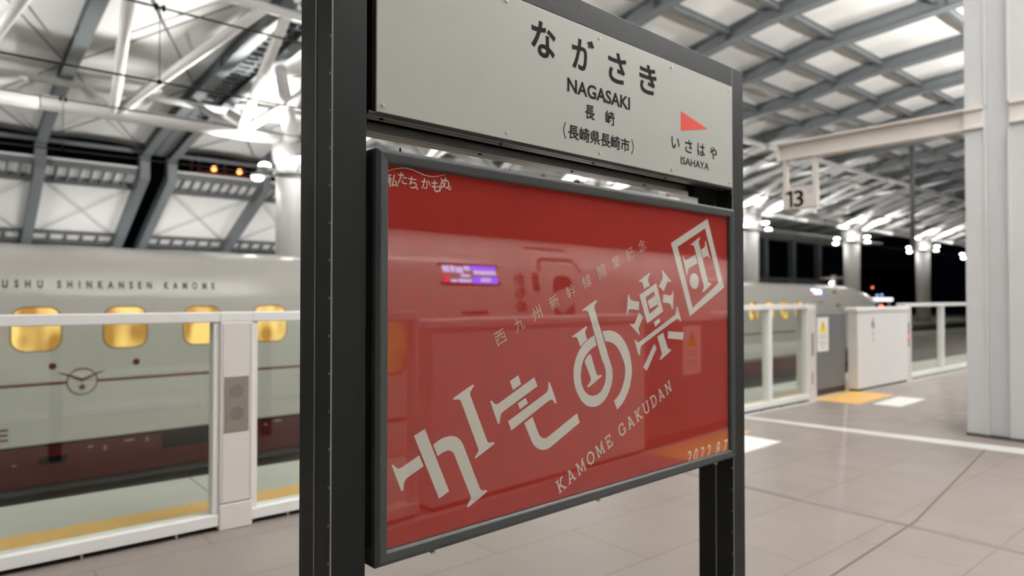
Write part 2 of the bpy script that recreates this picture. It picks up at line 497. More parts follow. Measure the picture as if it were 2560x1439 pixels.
# ---------------------------------------------------------------- the poster case between the posts
case = thing('poster_case', 'charcoal framed case with a red poster hung under the white name board', 'poster case', SIGN_LOC, SIGN_RZ)
fr = MB()
O = (0.117, 1.8525, 0.780, 1.8260)
def rect(d): return (O[0] + d, O[1] - d, O[2] + d, O[3] - d)
prof = [(0.0, 0.055), (0.0, -0.006), (0.008, -0.015), (0.012, -0.0155), (0.030, -0.0120), (0.0335, -0.0095), (0.036, -0.003), (0.036, 0.004)]
loops = []
for d, y in prof:
    x0, x1, z0, z1 = rect(d)
    loops.append([fr.bm.verts.new(p) for p in ((x0, y, z0), (x1, y, z0), (x1, y, z1), (x0, y, z1))])
for a, b in zip(loops, loops[1:]):
    for i in range(4):
        j = (i + 1) % 4
        fr.bm.faces.new((a[i], a[j], b[j], b[i]))
fr.build('case_frame', M['frame'], case)
MB().box(0.118, 1.8515, 0.012, 0.054, 0.781, 1.825).build('back_panel', M['black'], case)
sheet = MB().box(0.148, 1.8215, 0.002, 0.010, 0.811, 1.795).build('poster', M['poster'], case)
MB().box(0.1535, 1.8160, -0.0045, -0.0020, 0.8165, 1.7895).build('clear_cover', M['acrylic'], case)
for x0, x1 in ((0.094, 0.117), (1.8525, 1.857)):
    for z in (0.92, 1.70):
        MB().box(x0, x1, 0.020, 0.045, z - 0.03, z + 0.03).build('side_bracket', M['black'], case)
MB().box(0.094, 0.117, 0.014, 0.05, 0.83, 1.815).build('side_filler', M['black'], case)
MB().box(0.205, 0.300, 0.006, 0.030, 1.826, 1.829).build('latch', M['frame'], case)
MB().box(0.196, 0.199, 0.006, 0.010, 1.826, 1.840).build('latch_pin', M['black'], case)
for sx in (0.30, 0.98, 1.72):
    k = MB().tube((sx, 0.004, 0.776), (sx, 0.004, 0.780), 0.004, n=12)
    k.tube((sx, 0.004, 0.771), (sx, 0.004, 0.776), 0.0075, n=14).build('thumb_screw', M['screw'], case)
for sx in (0.88, 1.64):
    MB().box(sx - 0.006, sx + 0.006, 0.0, 0.02, 1.826, 1.833).build('latch_pin', M['black'], case)

YP0, YP1 = 0.0013, 0.002
def smooth_poly(P, n=4):
    # round the gently bending runs of an outline, keep its sharp corners
    m = len(P); V = [Vector(p) for p in P]; out = []
    def turn(i):
        a, b = V[i] - V[i - 1], V[(i + 1) % m] - V[i]
        return a.angle(b, 0.0)
    soft = [turn(i) < R(42) for i in range(m)]
    for i in range(m):
        j = (i + 1) % m
        out.append(V[i])
        if not (soft[i] or soft[j]): continue
        L = (V[j] - V[i]).length
        if L > 0.12: continue
        p0 = V[i - 1] if soft[i] else V[i] * 2 - V[j]
        p3 = V[(j + 1) % m] if soft[j] else V[j] * 2 - V[i]
        t0 = (V[j] - p0).normalized() * L if soft[i] else V[j] - V[i]
        t1 = (p3 - V[i]).normalized() * L if soft[j] else V[j] - V[i]
        for k in range(1, n):
            t = k / n
            out.append(V[i] * (2*t**3 - 3*t*t + 1) + t0 * (t**3 - 2*t*t + t) + V[j] * (3*t*t - 2*t**3) + t1 * (t**3 - t*t))
    return [(v.x, v.y) for v in out]
LOGO = {"ka":[[[0.1697,1.0257],[0.1739,1.0267],[0.1854,1.016],[0.1931,1.0124],[0.2008,1.015],[0.2547,1.037],[0.2686,1.0062],[0.2185,0.9856],[0.2099,0.9789],[0.2064,0.9681],[0.2052,0.9551],[0.2018,0.9532],[0.1983,0.9565]],[[0.238,1.0902],[0.2724,1.1037],[0.3527,0.9247],[0.3192,0.9106]],[[0.2995,1.0578],[0.3164,1.0663],[0.3334,1.0718],[0.3507,1.0736],[0.3661,1.0722],[0.3816,1.0658],[0.3941,1.0545],[0.4041,1.0382],[0.4619,0.9112],[0.4676,0.9058],[0.4761,0.9027],[0.4862,0.9026],[0.4891,0.8987],[0.4862,0.8953],[0.4211,0.8674],[0.4161,0.8678],[0.4152,0.8712],[0.4261,0.886],[0.4289,0.8918],[0.428,0.897],[0.3737,1.0137],[0.3692,1.0231],[0.3626,1.0301],[0.353,1.0347],[0.343,1.0352],[0.3292,1.0321],[0.3139,1.0259]],[[0.3659,1.1739],[0.3681,1.1765],[0.4336,1.2062],[0.4387,1.2068],[0.4396,1.2024],[0.429,1.1898],[0.4258,1.184],[0.4276,1.1756],[0.4894,1.0409],[0.4947,1.0361],[0.5034,1.0345],[0.5122,1.0354],[0.5166,1.0322],[0.5147,1.0284],[0.4501,0.9997],[0.445,0.9987],[0.4431,1.0019],[0.4548,1.0152],[0.4566,1.0203],[0.4548,1.026],[0.394,1.1633],[0.389,1.1691],[0.3814,1.171],[0.3703,1.1707]]],"mo":[[[0.5772,1.2046],[0.6113,1.2197],[0.6224,1.1921],[0.59,1.1778]],[[0.5009,1.1537],[0.5043,1.1555],[0.5082,1.1533],[0.5161,1.1455],[0.5259,1.1422],[0.5368,1.1455],[0.6777,1.208],[0.692,1.1802],[0.5518,1.1189],[0.5428,1.1125],[0.5393,1.1043],[0.5368,1.0868],[0.5334,1.0843],[0.5294,1.087]],[[0.6092,1.136],[0.642,1.1487],[0.6506,1.1317],[0.6176,1.1172]],[[0.57,1.0875],[0.7249,1.1535],[0.7345,1.1597],[0.7391,1.1681],[0.7391,1.186],[0.7431,1.1888],[0.7471,1.1845],[0.7759,1.1225],[0.7747,1.1178],[0.7689,1.1196],[0.7608,1.1292],[0.7516,1.1326],[0.7362,1.1282],[0.5833,1.0587]],[[0.6361,1.0736],[0.67,1.088],[0.6941,1.039],[0.7007,1.0275],[0.7107,1.0198],[0.7231,1.0161],[0.7361,1.0175],[0.8725,1.0759],[0.8849,1.0445],[0.7618,0.9907],[0.7389,0.9825],[0.7208,0.9809],[0.7023,0.9849],[0.6841,0.9947],[0.6721,1.007],[0.664,1.0198]]],"me":[[[0.8484,1.3253],[0.9171,1.3565],[0.9234,1.3563],[0.9149,1.3426],[0.9144,1.3339],[0.9228,1.3127],[0.9049,1.303],[0.8893,1.2916],[0.8744,1.3192],[0.8667,1.3239],[0.8525,1.3231]],[[0.9097,1.2419],[0.9197,1.2534],[0.9331,1.2643],[0.9421,1.262],[0.9702,1.196],[0.9771,1.1914],[0.9875,1.1902],[0.9973,1.1917],[0.9985,1.1871],[0.9306,1.1553],[0.9239,1.1556],[0.9239,1.1596],[0.9385,1.1738],[0.9413,1.1809],[0.9385,1.1885]],[[1.0007,1.338],[1.0343,1.3398],[1.0559,1.3373],[1.0754,1.3312],[1.0946,1.3213],[1.1122,1.3077],[1.1287,1.2893],[1.1418,1.2701],[1.152,1.249],[1.1538,1.2401],[1.1607,1.2122],[1.1619,1.1885],[1.1573,1.1614],[1.147,1.1329],[1.1317,1.1089],[1.111,1.0858],[1.0802,1.0648],[1.0621,1.0966],[1.0834,1.1109],[1.1007,1.1293],[1.1144,1.1533],[1.1226,1.1778],[1.1246,1.203],[1.1197,1.2227],[1.1078,1.2442],[1.0973,1.2613],[1.0828,1.2778],[1.0672,1.2895],[1.0512,1.2972],[1.037,1.3011],[1.0173,1.3026]],[[0.9581,1.3253],[0.9382,1.3173],[0.9196,1.3083],[0.9038,1.2979],[0.8892,1.2847],[0.8768,1.2699],[0.8706,1.2606],[0.8619,1.2413],[0.8565,1.2183],[0.8565,1.1932],[0.8607,1.1695],[0.8703,1.147],[0.8848,1.1257],[0.9012,1.1085],[0.9204,1.0966],[0.9399,1.0901],[0.9597,1.0879],[0.9779,1.0897],[0.9999,1.0974],[1.0187,1.1105],[1.0353,1.1297],[1.0473,1.1514],[1.054,1.1736],[1.0546,1.1927],[1.0499,1.214],[1.0404,1.2336],[0.9599,1.4153],[0.9594,1.4241],[0.9638,1.4312],[0.9736,1.4407],[0.9714,1.4436],[0.9654,1.4425],[0.8989,1.4118],[0.8984,1.4083],[0.9104,1.4092],[0.9225,1.4084],[0.9304,1.4016],[0.9993,1.2403],[1.0073,1.2301],[1.0167,1.2087],[1.0189,1.1897],[1.0153,1.1673],[1.0059,1.1494],[0.9931,1.1355],[0.974,1.1269],[0.9552,1.125],[0.9372,1.1279],[0.9205,1.1357],[0.9051,1.151],[0.8953,1.1701],[0.891,1.1904],[0.8921,1.2121],[0.8987,1.2353],[0.9098,1.2547],[0.9274,1.2706],[0.9461,1.2829],[0.9699,1.2927]]],"gaku":[[[1.2022,1.5095],[1.2658,1.5415],[1.2735,1.5405],[1.2612,1.5259],[1.2592,1.5162],[1.2694,1.4952],[1.2514,1.4899],[1.2354,1.4833],[1.2273,1.5034],[1.2166,1.509]],[[1.3456,1.5526],[1.3517,1.5535],[1.4049,1.5157],[1.4014,1.5108],[1.3897,1.5134],[1.3807,1.5113],[1.3566,1.4765],[1.3432,1.4862],[1.3265,1.4939],[1.3501,1.5238],[1.3522,1.5338]],[[1.3552,1.4646],[1.4011,1.4604],[1.4102,1.4648],[1.4165,1.4757],[1.4214,1.4765],[1.4168,1.4114],[1.4119,1.4082],[1.403,1.4247],[1.3905,1.4308],[1.3517,1.4349]],[[1.1408,1.4619],[1.1469,1.4626],[1.1504,1.4507],[1.1637,1.4424],[1.2056,1.4374],[1.2036,1.4071],[1.1545,1.4114],[1.1442,1.4067],[1.1381,1.3937],[1.1334,1.3938]],[[1.2054,1.3976],[1.2286,1.3801],[1.2033,1.3445],[1.2033,1.3332],[1.2094,1.3216],[1.2051,1.3183],[1.1524,1.3573],[1.1537,1.3606],[1.1664,1.3573],[1.1787,1.3588]],[[1.2947,1.3613],[1.3278,1.375],[1.3344,1.3623],[1.3025,1.3436]],[[1.1784,1.3001],[1.1833,1.3026],[1.1925,1.2943],[1.2062,1.2929],[1.4215,1.3823],[1.4349,1.391],[1.4393,1.4022],[1.4393,1.4144],[1.4443,1.4175],[1.4493,1.4126],[1.4697,1.366],[1.4682,1.3607],[1.4575,1.3687],[1.4462,1.3714],[1.4306,1.3669],[1.2262,1.2829],[1.2155,1.2765],[1.2117,1.2665],[1.211,1.2476],[1.206,1.2448],[1.201,1.2493]],[[1.3851,1.3252],[1.4874,1.3178],[1.4836,1.2893],[1.3828,1.2987]],[[1.3155,1.308],[1.3523,1.3212],[1.3813,1.2645],[1.3895,1.2582],[1.4019,1.2567],[1.4019,1.2507],[1.3363,1.2208],[1.3296,1.2232],[1.3404,1.2363],[1.3431,1.246]],[[1.2562,1.4392],[1.3064,1.4617],[1.3295,1.4311],[1.2715,1.4121]],[[1.2958,1.2815],[1.3109,1.2657],[1.2503,1.186],[1.229,1.2008]]],"gaku_box":[[[1.2082,1.4613],[1.31,1.5054],[1.3528,1.4013],[1.2539,1.3584]],[[1.2435,1.4526],[1.294,1.4752],[1.3241,1.4201],[1.2676,1.3916]]],"dan":[[[1.4836,1.6097],[1.4887,1.6115],[1.4967,1.602],[1.5091,1.5992],[1.5727,1.6226],[1.5862,1.5887],[1.5288,1.5688],[1.5191,1.5582],[1.5168,1.5424],[1.5116,1.5407]],[[1.5354,1.6583],[1.6023,1.6936],[1.6085,1.691],[1.5976,1.6777],[1.5998,1.666],[1.6635,1.5193],[1.673,1.5131],[1.689,1.5112],[1.6905,1.5069],[1.6308,1.4754],[1.6215,1.4775],[1.6333,1.4903],[1.6334,1.4997],[1.5669,1.6516],[1.5541,1.6606]],[[1.6135,1.6447],[1.6385,1.6553],[1.6465,1.6664],[1.6427,1.6786],[1.6498,1.6811],[1.6802,1.6152],[1.6786,1.6109],[1.6659,1.6189],[1.654,1.6197],[1.628,1.6114]],[[1.5963,1.5182],[1.596,1.5101],[1.5934,1.5026],[1.5889,1.4961],[1.5827,1.491],[1.5753,1.4879],[1.5671,1.4867],[1.5588,1.4877],[1.551,1.4907],[1.544,1.4955],[1.5384,1.5018],[1.5347,1.5092],[1.5329,1.5171],[1.5332,1.525],[1.5357,1.5325],[1.5401,1.539],[1.5462,1.544],[1.5535,1.5473],[1.5616,1.5485],[1.5699,1.5477],[1.5778,1.5448],[1.5849,1.54],[1.5906,1.5337],[1.5945,1.5262]]],"dan_box":[[[1.4058,1.6595],[1.6632,1.7726],[1.7893,1.495],[1.5334,1.3795]],[[1.4494,1.6477],[1.6447,1.7326],[1.7461,1.5129],[1.5515,1.4112]]]}
for key in ('ka', 'mo', 'me', 'gaku', 'dan'):
    b = MB()
    for poly in LOGO[key]: b.prism(smooth_poly(poly), YP0, YP1)
    if key + '_box' in LOGO: b.ring_prism(LOGO[key + '_box'][0], LOGO[key + '_box'][1], YP0, YP1)
    b.build('logo_lettering', M['print'], sheet)

def turned(mb, cx, cz, ang):
    mt = Matrix.Translation((cx, 0, cz)) @ Matrix.Rotation(-ang, 4, 'Y')
    bmesh.ops.transform(mb.bm, matrix=mt, verts=mb.bm.verts[:])
    return mb
sub = MB()
for ch, (gx, gz) in zip('西九州新幹線開業記念', [(0.5397, 1.3355), (0.6150, 1.3710), (0.6892, 1.4040), (0.7650, 1.4378), (0.8436, 1.4725), (0.9218, 1.5060), (0.9980, 1.5400), (1.0749, 1.5745), (1.1513, 1.6080), (1.2239, 1.6405)]):
    join(sub, turned(glyphs(ch, -0.0215, 0.0215, -0.0215, 0.0215, y=YP1, depth=0.0007, keep=True), gx, gz, R(24.0)))
sub.build('caption_lettering', M['print2'], sheet)

hand = MB()
for ch, gx, gz, sz, a in [('私', .1695, 1.7505, .017, 4), ('た', .2005, 1.7605, .0145, -2), ('ち', .2320, 1.7530, .0145, -3), ('、', .2450, 1.7400, .005, 0),
                          ('か', .2743, 1.7550, .0150, 2), ('も', .3075, 1.7520, .0155, 6), ('め', .3365, 1.7635, .0155, 8), ('。', .3525, 1.7520, .006, 0)]:
    join(hand, turned(glyphs(ch, -sz, sz, -sz * 1.05, sz * 1.05, y=YP1, depth=0.0007, bold=0.012, keep=True), gx, gz, R(a)))
wv = [(0.1541, 1.7727), (0.1652, 1.7779), (0.1811, 1.7832), (0.2, 1.7871), (0.2164, 1.7880), (0.2331, 1.7863), (0.2471, 1.7829), (0.2642, 1.7784), (0.2814, 1.7763), (0.2989, 1.7768), (0.3166, 1.7805), (0.3316, 1.7850), (0.3400, 1.7880)]
wd = [0.0004 + 0.0011 * math.sin(math.pi * (i + 1) / (len(wv) + 1)) for i in range(len(wv))]
hand.prism([(x, z + w) for (x, z), w in zip(wv, wd)] + [(x, z - w) for (x, z), w in reversed(list(zip(wv, wd)))], YP0, YP1)
hand.build('slogan_lettering', M['print'], sheet)

date = MB()
for ch, gx, gz, wdt in [('2', 1.5240, 0.8275, .013), ('0', 1.5690, 0.8290, .013), ('2', 1.6170, 0.8300, .013), ('2', 1.6660, 0.8310, .013), ('8', 1.7353, 0.8325, .012), ('7', 1.7930, 0.8325, .015)]:
    g = glyphs(ch, -wdt, wdt, -0.027, 0.027, y=YP1, depth=0.0007, bold=0.0)
    for v in g.bm.verts: v.co.x += 0.28 * v.co.z
    join(date, turned(g, gx, gz, R(3)))
for gx in (1.7000, 1.7640):
    join(date, turned(MB().disc(0, 0, YP0, YP1, 0.0028, 10), gx, 0.8085, 0))
date.build('date_lettering', M['print'], sheet)

# slab-serif capitals drawn as strokes on a unit-high cell
def slab(strokes, serifs, w=0.13, h=0.085):
    P = []
    for s in strokes:
        for (x0, z0), (x1, z1) in zip(s, s[1:]):
            dx, dz = x1 - x0, z1 - z0
            l = math.hypot(dx, dz); nx, nz = -dz / l * w / 2, dx / l * w / 2
            P.append([(x0 + nx, z0 + nz), (x1 + nx, z1 + nz), (x1 - nx, z1 - nz), (x0 - nx, z0 - nz)])
    for x0, x1, z in serifs: P.append([(x0, z), (x1, z), (x1, z + h), (x0, z + h)])
    return P
def bowl(cx, cz, rx, rz, a0, a1, w=0.13, n=18):
    o = [(cx + (rx + w / 2) * math.cos(R(a0 + (a1 - a0) * i / n)), cz + (rz + w / 2) * math.sin(R(a0 + (a1 - a0) * i / n))) for i in range(n + 1)]
    i_ = [(cx + (rx - w / 2) * math.cos(R(a0 + (a1 - a0) * i / n)), cz + (rz - w / 2) * math.sin(R(a0 + (a1 - a0) * i / n))) for i in range(n + 1)]
    return [[o[k], o[k + 1], i_[k + 1], i_[k]] for k in range(n)]
T = 0.915
SL = {
 'K': (slab([[(.20, 0), (.20, 1)], [(.22, .36), (.72, .98)], [(.38, .55), (.78, .02)]], [(.04, .38, 0), (.04, .38, T), (.58, .86, T), (.62, .94, 0)]), .92),
 'A': (slab([[(.14, .02), (.45, 1)], [(.45, 1), (.76, .02)], [(.24, .30), (.66, .30)]], [(.0, .30, 0), (.60, .92, 0), (.26, .48, T)], .125), .92),
 'M': (slab([[(.16, 0), (.20, 1)], [(.20, .98), (.52, .12)], [(.52, .12), (.84, .98)], [(.84, 1), (.88, 0)]], [(.02, .32, 0), (.04, .26, T), (.78, 1.0, T), (.72, 1.02, 0)], .115), 1.04),
 'O': (bowl(.46, .5, .37, .45, 0, 360, .13, 28), .92),
 'E': (slab([[(.20, 0), (.20, 1)], [(.14, .955), (.70, .955)], [(.2, .5), (.52, .5)], [(.14, .045), (.74, .045)]], [(.04, .3, 0), (.04, .3, T)], .115) + [[(.62, .70), (.72, .70), (.72, 1), (.62, 1)], [(.66, 0), (.76, 0), (.76, .30), (.66, .30)], [(.47, .36), (.55, .36), (.55, .64), (.47, .64)]], .80),
 'G': (bowl(.47, .5, .38, .45, 48, 338, .13, 26) + slab([[(.80, .06), (.80, .44)]], [(.54, .94, .40)]) + [[(.70, .66), (.79, .66), (.79, .98), (.70, .98)]], .96),
 'U': (slab([[(.18, .32), (.18, 1)], [(.74, .32), (.74, 1)]], [(.02, .36, T), (.56, .92, T)]) + bowl(.46, .34, .28, .29, 180, 360), .92),
 'D': (slab([[(.20, 0), (.20, 1)], [(.1, .955), (.42, .955)], [(.1, .045), (.42, .045)]], [(.04, .3, 0), (.04, .3, T)], .125) + bowl(.42, .5, .38, .45, -90, 90, .125, 20), .90),
 'N': (slab([[(.17, 0), (.17, 1)], [(.17, .97), (.75, .03)], [(.75, 0), (.75, 1)]], [(.02, .34, 0), (.02, .24, T), (.58, .92, T)], .115), .94)}
kg = MB()
word, cap, gap = 'KAMOME GAKUDAN', 0.0440, 0.26
total = sum(SL[c][1] + gap if c != ' ' else 0.72 for c in word) - gap
kx = 0.6800 / (total * cap)
cur, ca, sa = 0.0, math.cos(R(23.4)), math.sin(R(23.4))
for c in word:
    if c == ' ': cur += 0.72; continue
    for poly in SL[c][0]:
        q = [((cur + x) * cap * kx, z * cap) for x, z in poly]
        kg.prism([(0.7870 + x * ca - z * sa, 0.8307 + x * sa + z * ca) for x, z in q], YP0, YP1)
    cur += SL[c][1] + gap
kg.build('romaji_lettering', M['print'], sheet)

# ---------------------------------------------------------------- platform, tracks
# (setting) island platform between the two tracks; X runs along the track
struct('floor', MB().box(-16, 75, -0.60, 4.52, -0.30, 0.0), M['floor'])
struct('trim_1', MB().box(-16, 75, 4.52, 5.87, -0.30, 0.0), M['edge'])
struct('trim_2', MB().box(-16, 75, -2.15, -0.60, -0.30, 0.0), M['edge'])
struct('wall_platform', MB().box(-16, 75, -2.05, 5.77, -1.35, -0.30), M['conc'])
struct('trim_3', MB().box(-16, 75, 4.72, 5.09, 0.0, 0.006), M['yellow'])
struct('trim_4', MB().prism([(7.37, 4.50), (7.50, 4.50), (7.73, 3.0), (7.96, 1.75), (8.28, -0.4), (7.98, -0.4), (7.66, 1.75), (7.51, 3.0)], 0.0, 0.004, 'z'), M['line'])
jt = MB()
jp = [(7.60, 2.044), (4.824, 1.687), (3.548, 1.639), (1.2, 1.60), (-8.0, 1.58)]
for (xa, ya), (xb, yb) in zip(jp, jp[1:]):
    jt.prism([(xa, ya - .007), (xb, yb - .007), (xb, yb + .007), (xa, ya + .007)], 0.0, 0.0015, 'z')
struct('trim_5', jt, M['joint'])
struct('trim_6', MB().box(4.675, 4.735, -0.4, 4.35, 0.0, 0.0012), M['drain'])
struct('floor_track', MB().box(-16, 90, 5.77, 14.35, -1.75, -1.28), M['ballast'])
struct('floor_track_near', MB().box(-16, 90, -8.0, -2.05, -1.75, -1.28), M['ballast'])
struct('wall_far_platform', MB().box(-16, 75, 14.35, 24.5, -1.35, -0.20), M['conc'])
struct('floor_far', MB().box(-16, 75, 14.35, 24.5, -0.20, 0.0), M['edge'])
struct('trim_11', MB().box(-16, 75, 15.1, 15.5, 0.0, 0.006), M['yellow'])
for i, y in enumerate((6.92, 8.36)):
    tag(MB().box(-16, 90, y - .035, y + .035, -1.28, -1.13).build('track_rail', M['rail']),
        ('steel running rail nearest the platform edge in the empty track', 'steel running rail on the far side of the empty track')[i], 'rail', 'rails of the empty track')
def floor_mat(name, label, cat, pts, m, grp):
    return tag(MB().prism(pts, 0.0, 0.005, 'z').build(name, m), label, cat, grp)
floor_mat('tactile_mat', 'yellow tactile paving in front of the grey gate door beyond the sign', 'tactile paving', [(9.52, 4.02), (10.86, 4.06), (10.82, 4.66), (9.48, 4.62)], M['yellow'], 'yellow tactile mats')
floor_mat('floor_marker', 'white queue marker on the floor beside the far yellow paving', 'floor marker', [(9.73, 3.57), (10.76, 3.61), (10.74, 3.96), (9.71, 3.91)], M['whitemat'], 'white floor markers')
floor_mat('tactile_mat', 'yellow tactile paving mostly hidden behind the sign post', 'tactile paving', [(5.35, 3.92), (6.66, 3.94), (6.66, 4.44), (5.35, 4.42)], M['yellow'], 'yellow tactile mats')
floor_mat('floor_marker', 'white queue marker on the floor just right of the sign post', 'floor marker', [(5.30, 3.44), (6.45, 3.48), (6.44, 3.87), (5.30, 3.83)], M['whitemat'], 'white floor markers')
floor_mat('tactile_mat', 'yellow tactile paving mirrored low in the red poster', 'tactile paving', [(5.20, -0.62), (6.70, -0.62), (6.70, 0.10), (5.27, 0.10)], M['yellow'], 'yellow tactile mats')

# ---------------------------------------------------------------- platform screen fence and gates
def fence(x0, x1, y, label, posts=(), into=1, mids=(), chamfer=False):
    """glazed fence bay from x0 to x1, its face on the platform side at y; into = +1 when the track lies at larger y"""
    t = thing('platform_fence', label, 'fence', ((x0 + x1) / 2, y, 0), 0, 'glazed platform fences')
    a, b = x0 - (x0 + x1) / 2, x1 - (x0 + x1) / 2
    s = into
    Y = lambda u, v: (min(u * s, v * s), max(u * s, v * s))
    if chamfer:
        MB().prism([(a, 1.300), (b, 1.300), (b, 1.325), (b - 0.14, 1.362), (a, 1.362)], *Y(0.0, 0.14)).build('top_rail', M['white'], t, bevel=0.006)
    else:
        MB().box(a, b, *Y(0.0, 0.14), 1.300, 1.362).build('top_rail', M['white'], t, bevel=0.006)
    MB().box(a, b, *Y(0.0, 0.12), 0.030, 0.102).build('bottom_rail', M['white'], t, bevel=0.006)
    MB().box(a + .01, b - .01, *Y(0.05, 0.058), 0.102, 1.300).build('glass_pane', M['glass'], t)
    n = max(2, int((b - a) / 0.45))
    for i in range(n):
        x = a + (i + 0.5) * (b - a) / n
        MB().box(x - .006, x + .006, *Y(0.005, 0.10), 0.0, 0.030).build('foot', M['steel'], t)
    MB().box(a, b, *Y(0.06, 0.11), 0.0, 0.030).build('gap_shadow', M['dark'], t)  # dark strip painted in for the shade under the bottom rail
    for x in (a + .0175, b - .0175):
        MB().box(x - .0175, x + .0175, *Y(0.012, 0.10), 0.102, 1.300).build('jamb', M['white'], t, bevel=0.003)
    for m_ in mids:
        x = m_ - (x0 + x1) / 2
        MB().box(x - .035, x + .035, *Y(0.004, 0.11), 0.102, 1.300).build('mullion', M['white'], t, bevel=0.004)
    return t

def gate_post(x0, x1, y, label, into=1, plate=None):
    t = thing('gate_post', label, 'gate post', ((x0 + x1) / 2, y, 0), 0, 'white gate posts')
    h = (x1 - x0) / 2
    s = into
    Y = lambda u, v: (min(u * s, v * s), max(u * s, v * s))
    MB().box(-h, h, *Y(-0.006, 0.17), 0.165, 1.2995).build('post_body', M['post_w'], t, bevel=0.006)
    MB().box(-h, h, *Y(-0.010, 0.17), 0.0, 0.160).build('post_foot', M['post_w'], t, bevel=0.006)
    MB().box(-h + .01, h - .01, *Y(0.0, 0.16), 0.160, 0.165).build('shadow_gap', M['dark'], t)
    MB().box(-h, h, *Y(0.0, 0.14), 1.300, 1.362).build('rail_cap', M['white'], t, bevel=0.006)
    for sx in (-1, 1):
        MB().box(sx * (h - .016) - .0015, sx * (h - .016) + .0015, *Y(-0.0068, -0.004), 0.18, 1.285).build('edge_groove', M['steel'], t)
    if plate == 'speaker':
        p = MB().box(-0.076, 0.076, *Y(-0.009, -0.004), 0.604, 0.958).build('speaker_plate', M['steel'], t, bevel=0.003)
        for z in (0.864, 0.722):
            MB().disc(0, z, *Y(-0.0108, -0.008), 0.043, 28).build('speaker_mesh', M['steel_d'], p)
    elif plate == 'slots':
        MB().box(-0.02, 0.035, *Y(-0.009, -0.004), 0.63, 0.96).build('control_plate', M['steel_d'], t, bevel=0.003)
        MB().box(-0.015, 0.02, *Y(-0.009, -0.004), 0.22, 0.40).build('control_plate', M['steel_d'], t, bevel=0.003)
    elif plate == 'button':
        p = MB().box(-0.02, 0.03, *Y(-0.009, -0.004), 0.60, 1.02).build('control_plate', M['dark'], t, bevel=0.003)
        MB().disc(0.005, 0.78, *Y(-0.016, -0.008), 0.03, 16).build('red_button', M['redlamp'], p)
    return t

def gate_box(x0, x1, y, label, into=1, number=None, depth=0.20):
    t = thing('gate_cabinet', label, 'gate cabinet', ((x0 + x1) / 2, y, 0), 0, 'white gate cabinets')
    h = (x1 - x0) / 2
    s = into
    Y = lambda u, v: (min(u * s, v * s), max(u * s, v * s))
    body = MB().box(-h, h, *Y(0.0, depth), 0.035, 1.235).build('cabinet_body', M['white'], t, bevel=0.012)
    MB().box(-h - .05, h, *Y(-0.012, depth + .03), 1.235, 1.305).build('cabinet_cap', M['white'], t, bevel=0.018)
    MB().box(-h + .03, h - .03, *Y(0.02, depth - .02), 0.0, 0.035).build('plinth', M['dark'], t)
    MB().box(-h + .004, h - .004, *Y(-0.002, 0.004), 1.215, 1.222).build('seam', M['steel'], t)
    if number:
        gx = -h + 0.62 * (x1 - x0) * 0.45
        glyphs(number, gx - .055, gx + .055, 0.965, 1.135, y=-0.0005, depth=0.001, bold=0.0).build('door_number', M['ink'], body)
        for k, (w, z) in enumerate(((.05, .90), (.03, .86), (.04, .80), (.02, .76))):
            MB().box(gx - w, gx + w, -0.0015, 0.001, z - .008, z + .008).build('small_print', M['print_g'], body)
    return t

def gate_door(x0, x1, y, label, into=1, sx=None):
    t = thing('gate_door', label, 'gate door', ((x0 + x1) / 2, y, 0), 0, 'grey sliding gate doors')
    h = (x1 - x0) / 2
    s = into
    Y = lambda u, v: (min(u * s, v * s), max(u * s, v * s))
    leaf = MB().box(-h, h, *Y(0.0, 0.05), 0.10, 1.215).build('door_leaf', M['door'], t, bevel=0.006)
    MB().box(-h, h, *Y(0.012, 0.045), 0.0, 0.10).build('door_skirt', M['dark'], t)
    if sx is not None:
        cx = sx - (x0 + x1) / 2
        st = MB().box(cx - .18, cx + .18, *Y(-0.003, 0.002), 0.66, 1.165).build('warning_sticker', M['sticker'], leaf, bevel=0.002)
        tri = MB().prism([(cx - .115, .94), (cx + .115, .94), (cx, 1.135)], *Y(-0.0045, -0.002)).build('warning_triangle', M['warn'], leaf)
        MB().prism([(cx - .013, 1.07), (cx + .013, 1.07), (cx + .007, 1.0), (cx - .007, 1.0)], *Y(-0.0055, -0.004)).build('exclamation_mark', M['ink'], leaf)
        MB().disc(cx, .977, *Y(-0.0055, -0.004), .010, 10).build('exclamation_mark', M['ink'], leaf)
        for z, w in ((.90, .11), (.86, .13), (.80, .12), (.765, .10), (.72, .06)):
            MB().box(cx - w, cx + w, *Y(-0.004, -0.002), z - .007, z + .007).build('sticker_print', M['print_g'], leaf)
    return t

YL = 4.40
fence(-1.60, 1.298, YL, 'glazed white fence bay at the left edge in front of the gold train windows')
gate_post(1.298, 1.500, YL, 'white gate post with a speaker plate of two round meshes', plate='speaker')
fence(1.500, 3.90, YL, 'glazed white fence bay between the speaker post and the sign post')
gate_box(6.35, 7.22, 4.46, 'white gate cabinet hidden just behind the right sign post')
gate_door(5.17, 6.28, 4.58, 'grey sliding gate door behind the red poster case')
gate_box(3.95, 5.15, 4.46, 'white gate cabinet behind the red poster case')
fence(7.27, 9.28, 4.58, 'glazed white fence bay just right of the sign with a sloped rail end', mids=(8.25,), chamfer=True)
gate_post(9.28, 9.52, 4.60, 'white gate post with two dark slots left of the grey door', plate='slots')
gate_door(9.56, 10.74, 4.72, 'grey sliding gate door with a white warning sticker beside the white cabinet', sx=9.98)
gate_box(10.80, 12.80, 4.56, 'white gate cabinet with the number 6 right of the grey door', number='6', depth=0.16)
gate_post(12.83, 13.10, 4.62, 'white gate post with a red button right of the numbered cabinet', plate='button')
fence(13.10, 16.60, 4.62, 'glazed white fence bay at the right beside the white column', mids=(14.75,))
fence(16.62, 20.0, 4.64, 'glazed white fence bay continuing behind the white column')
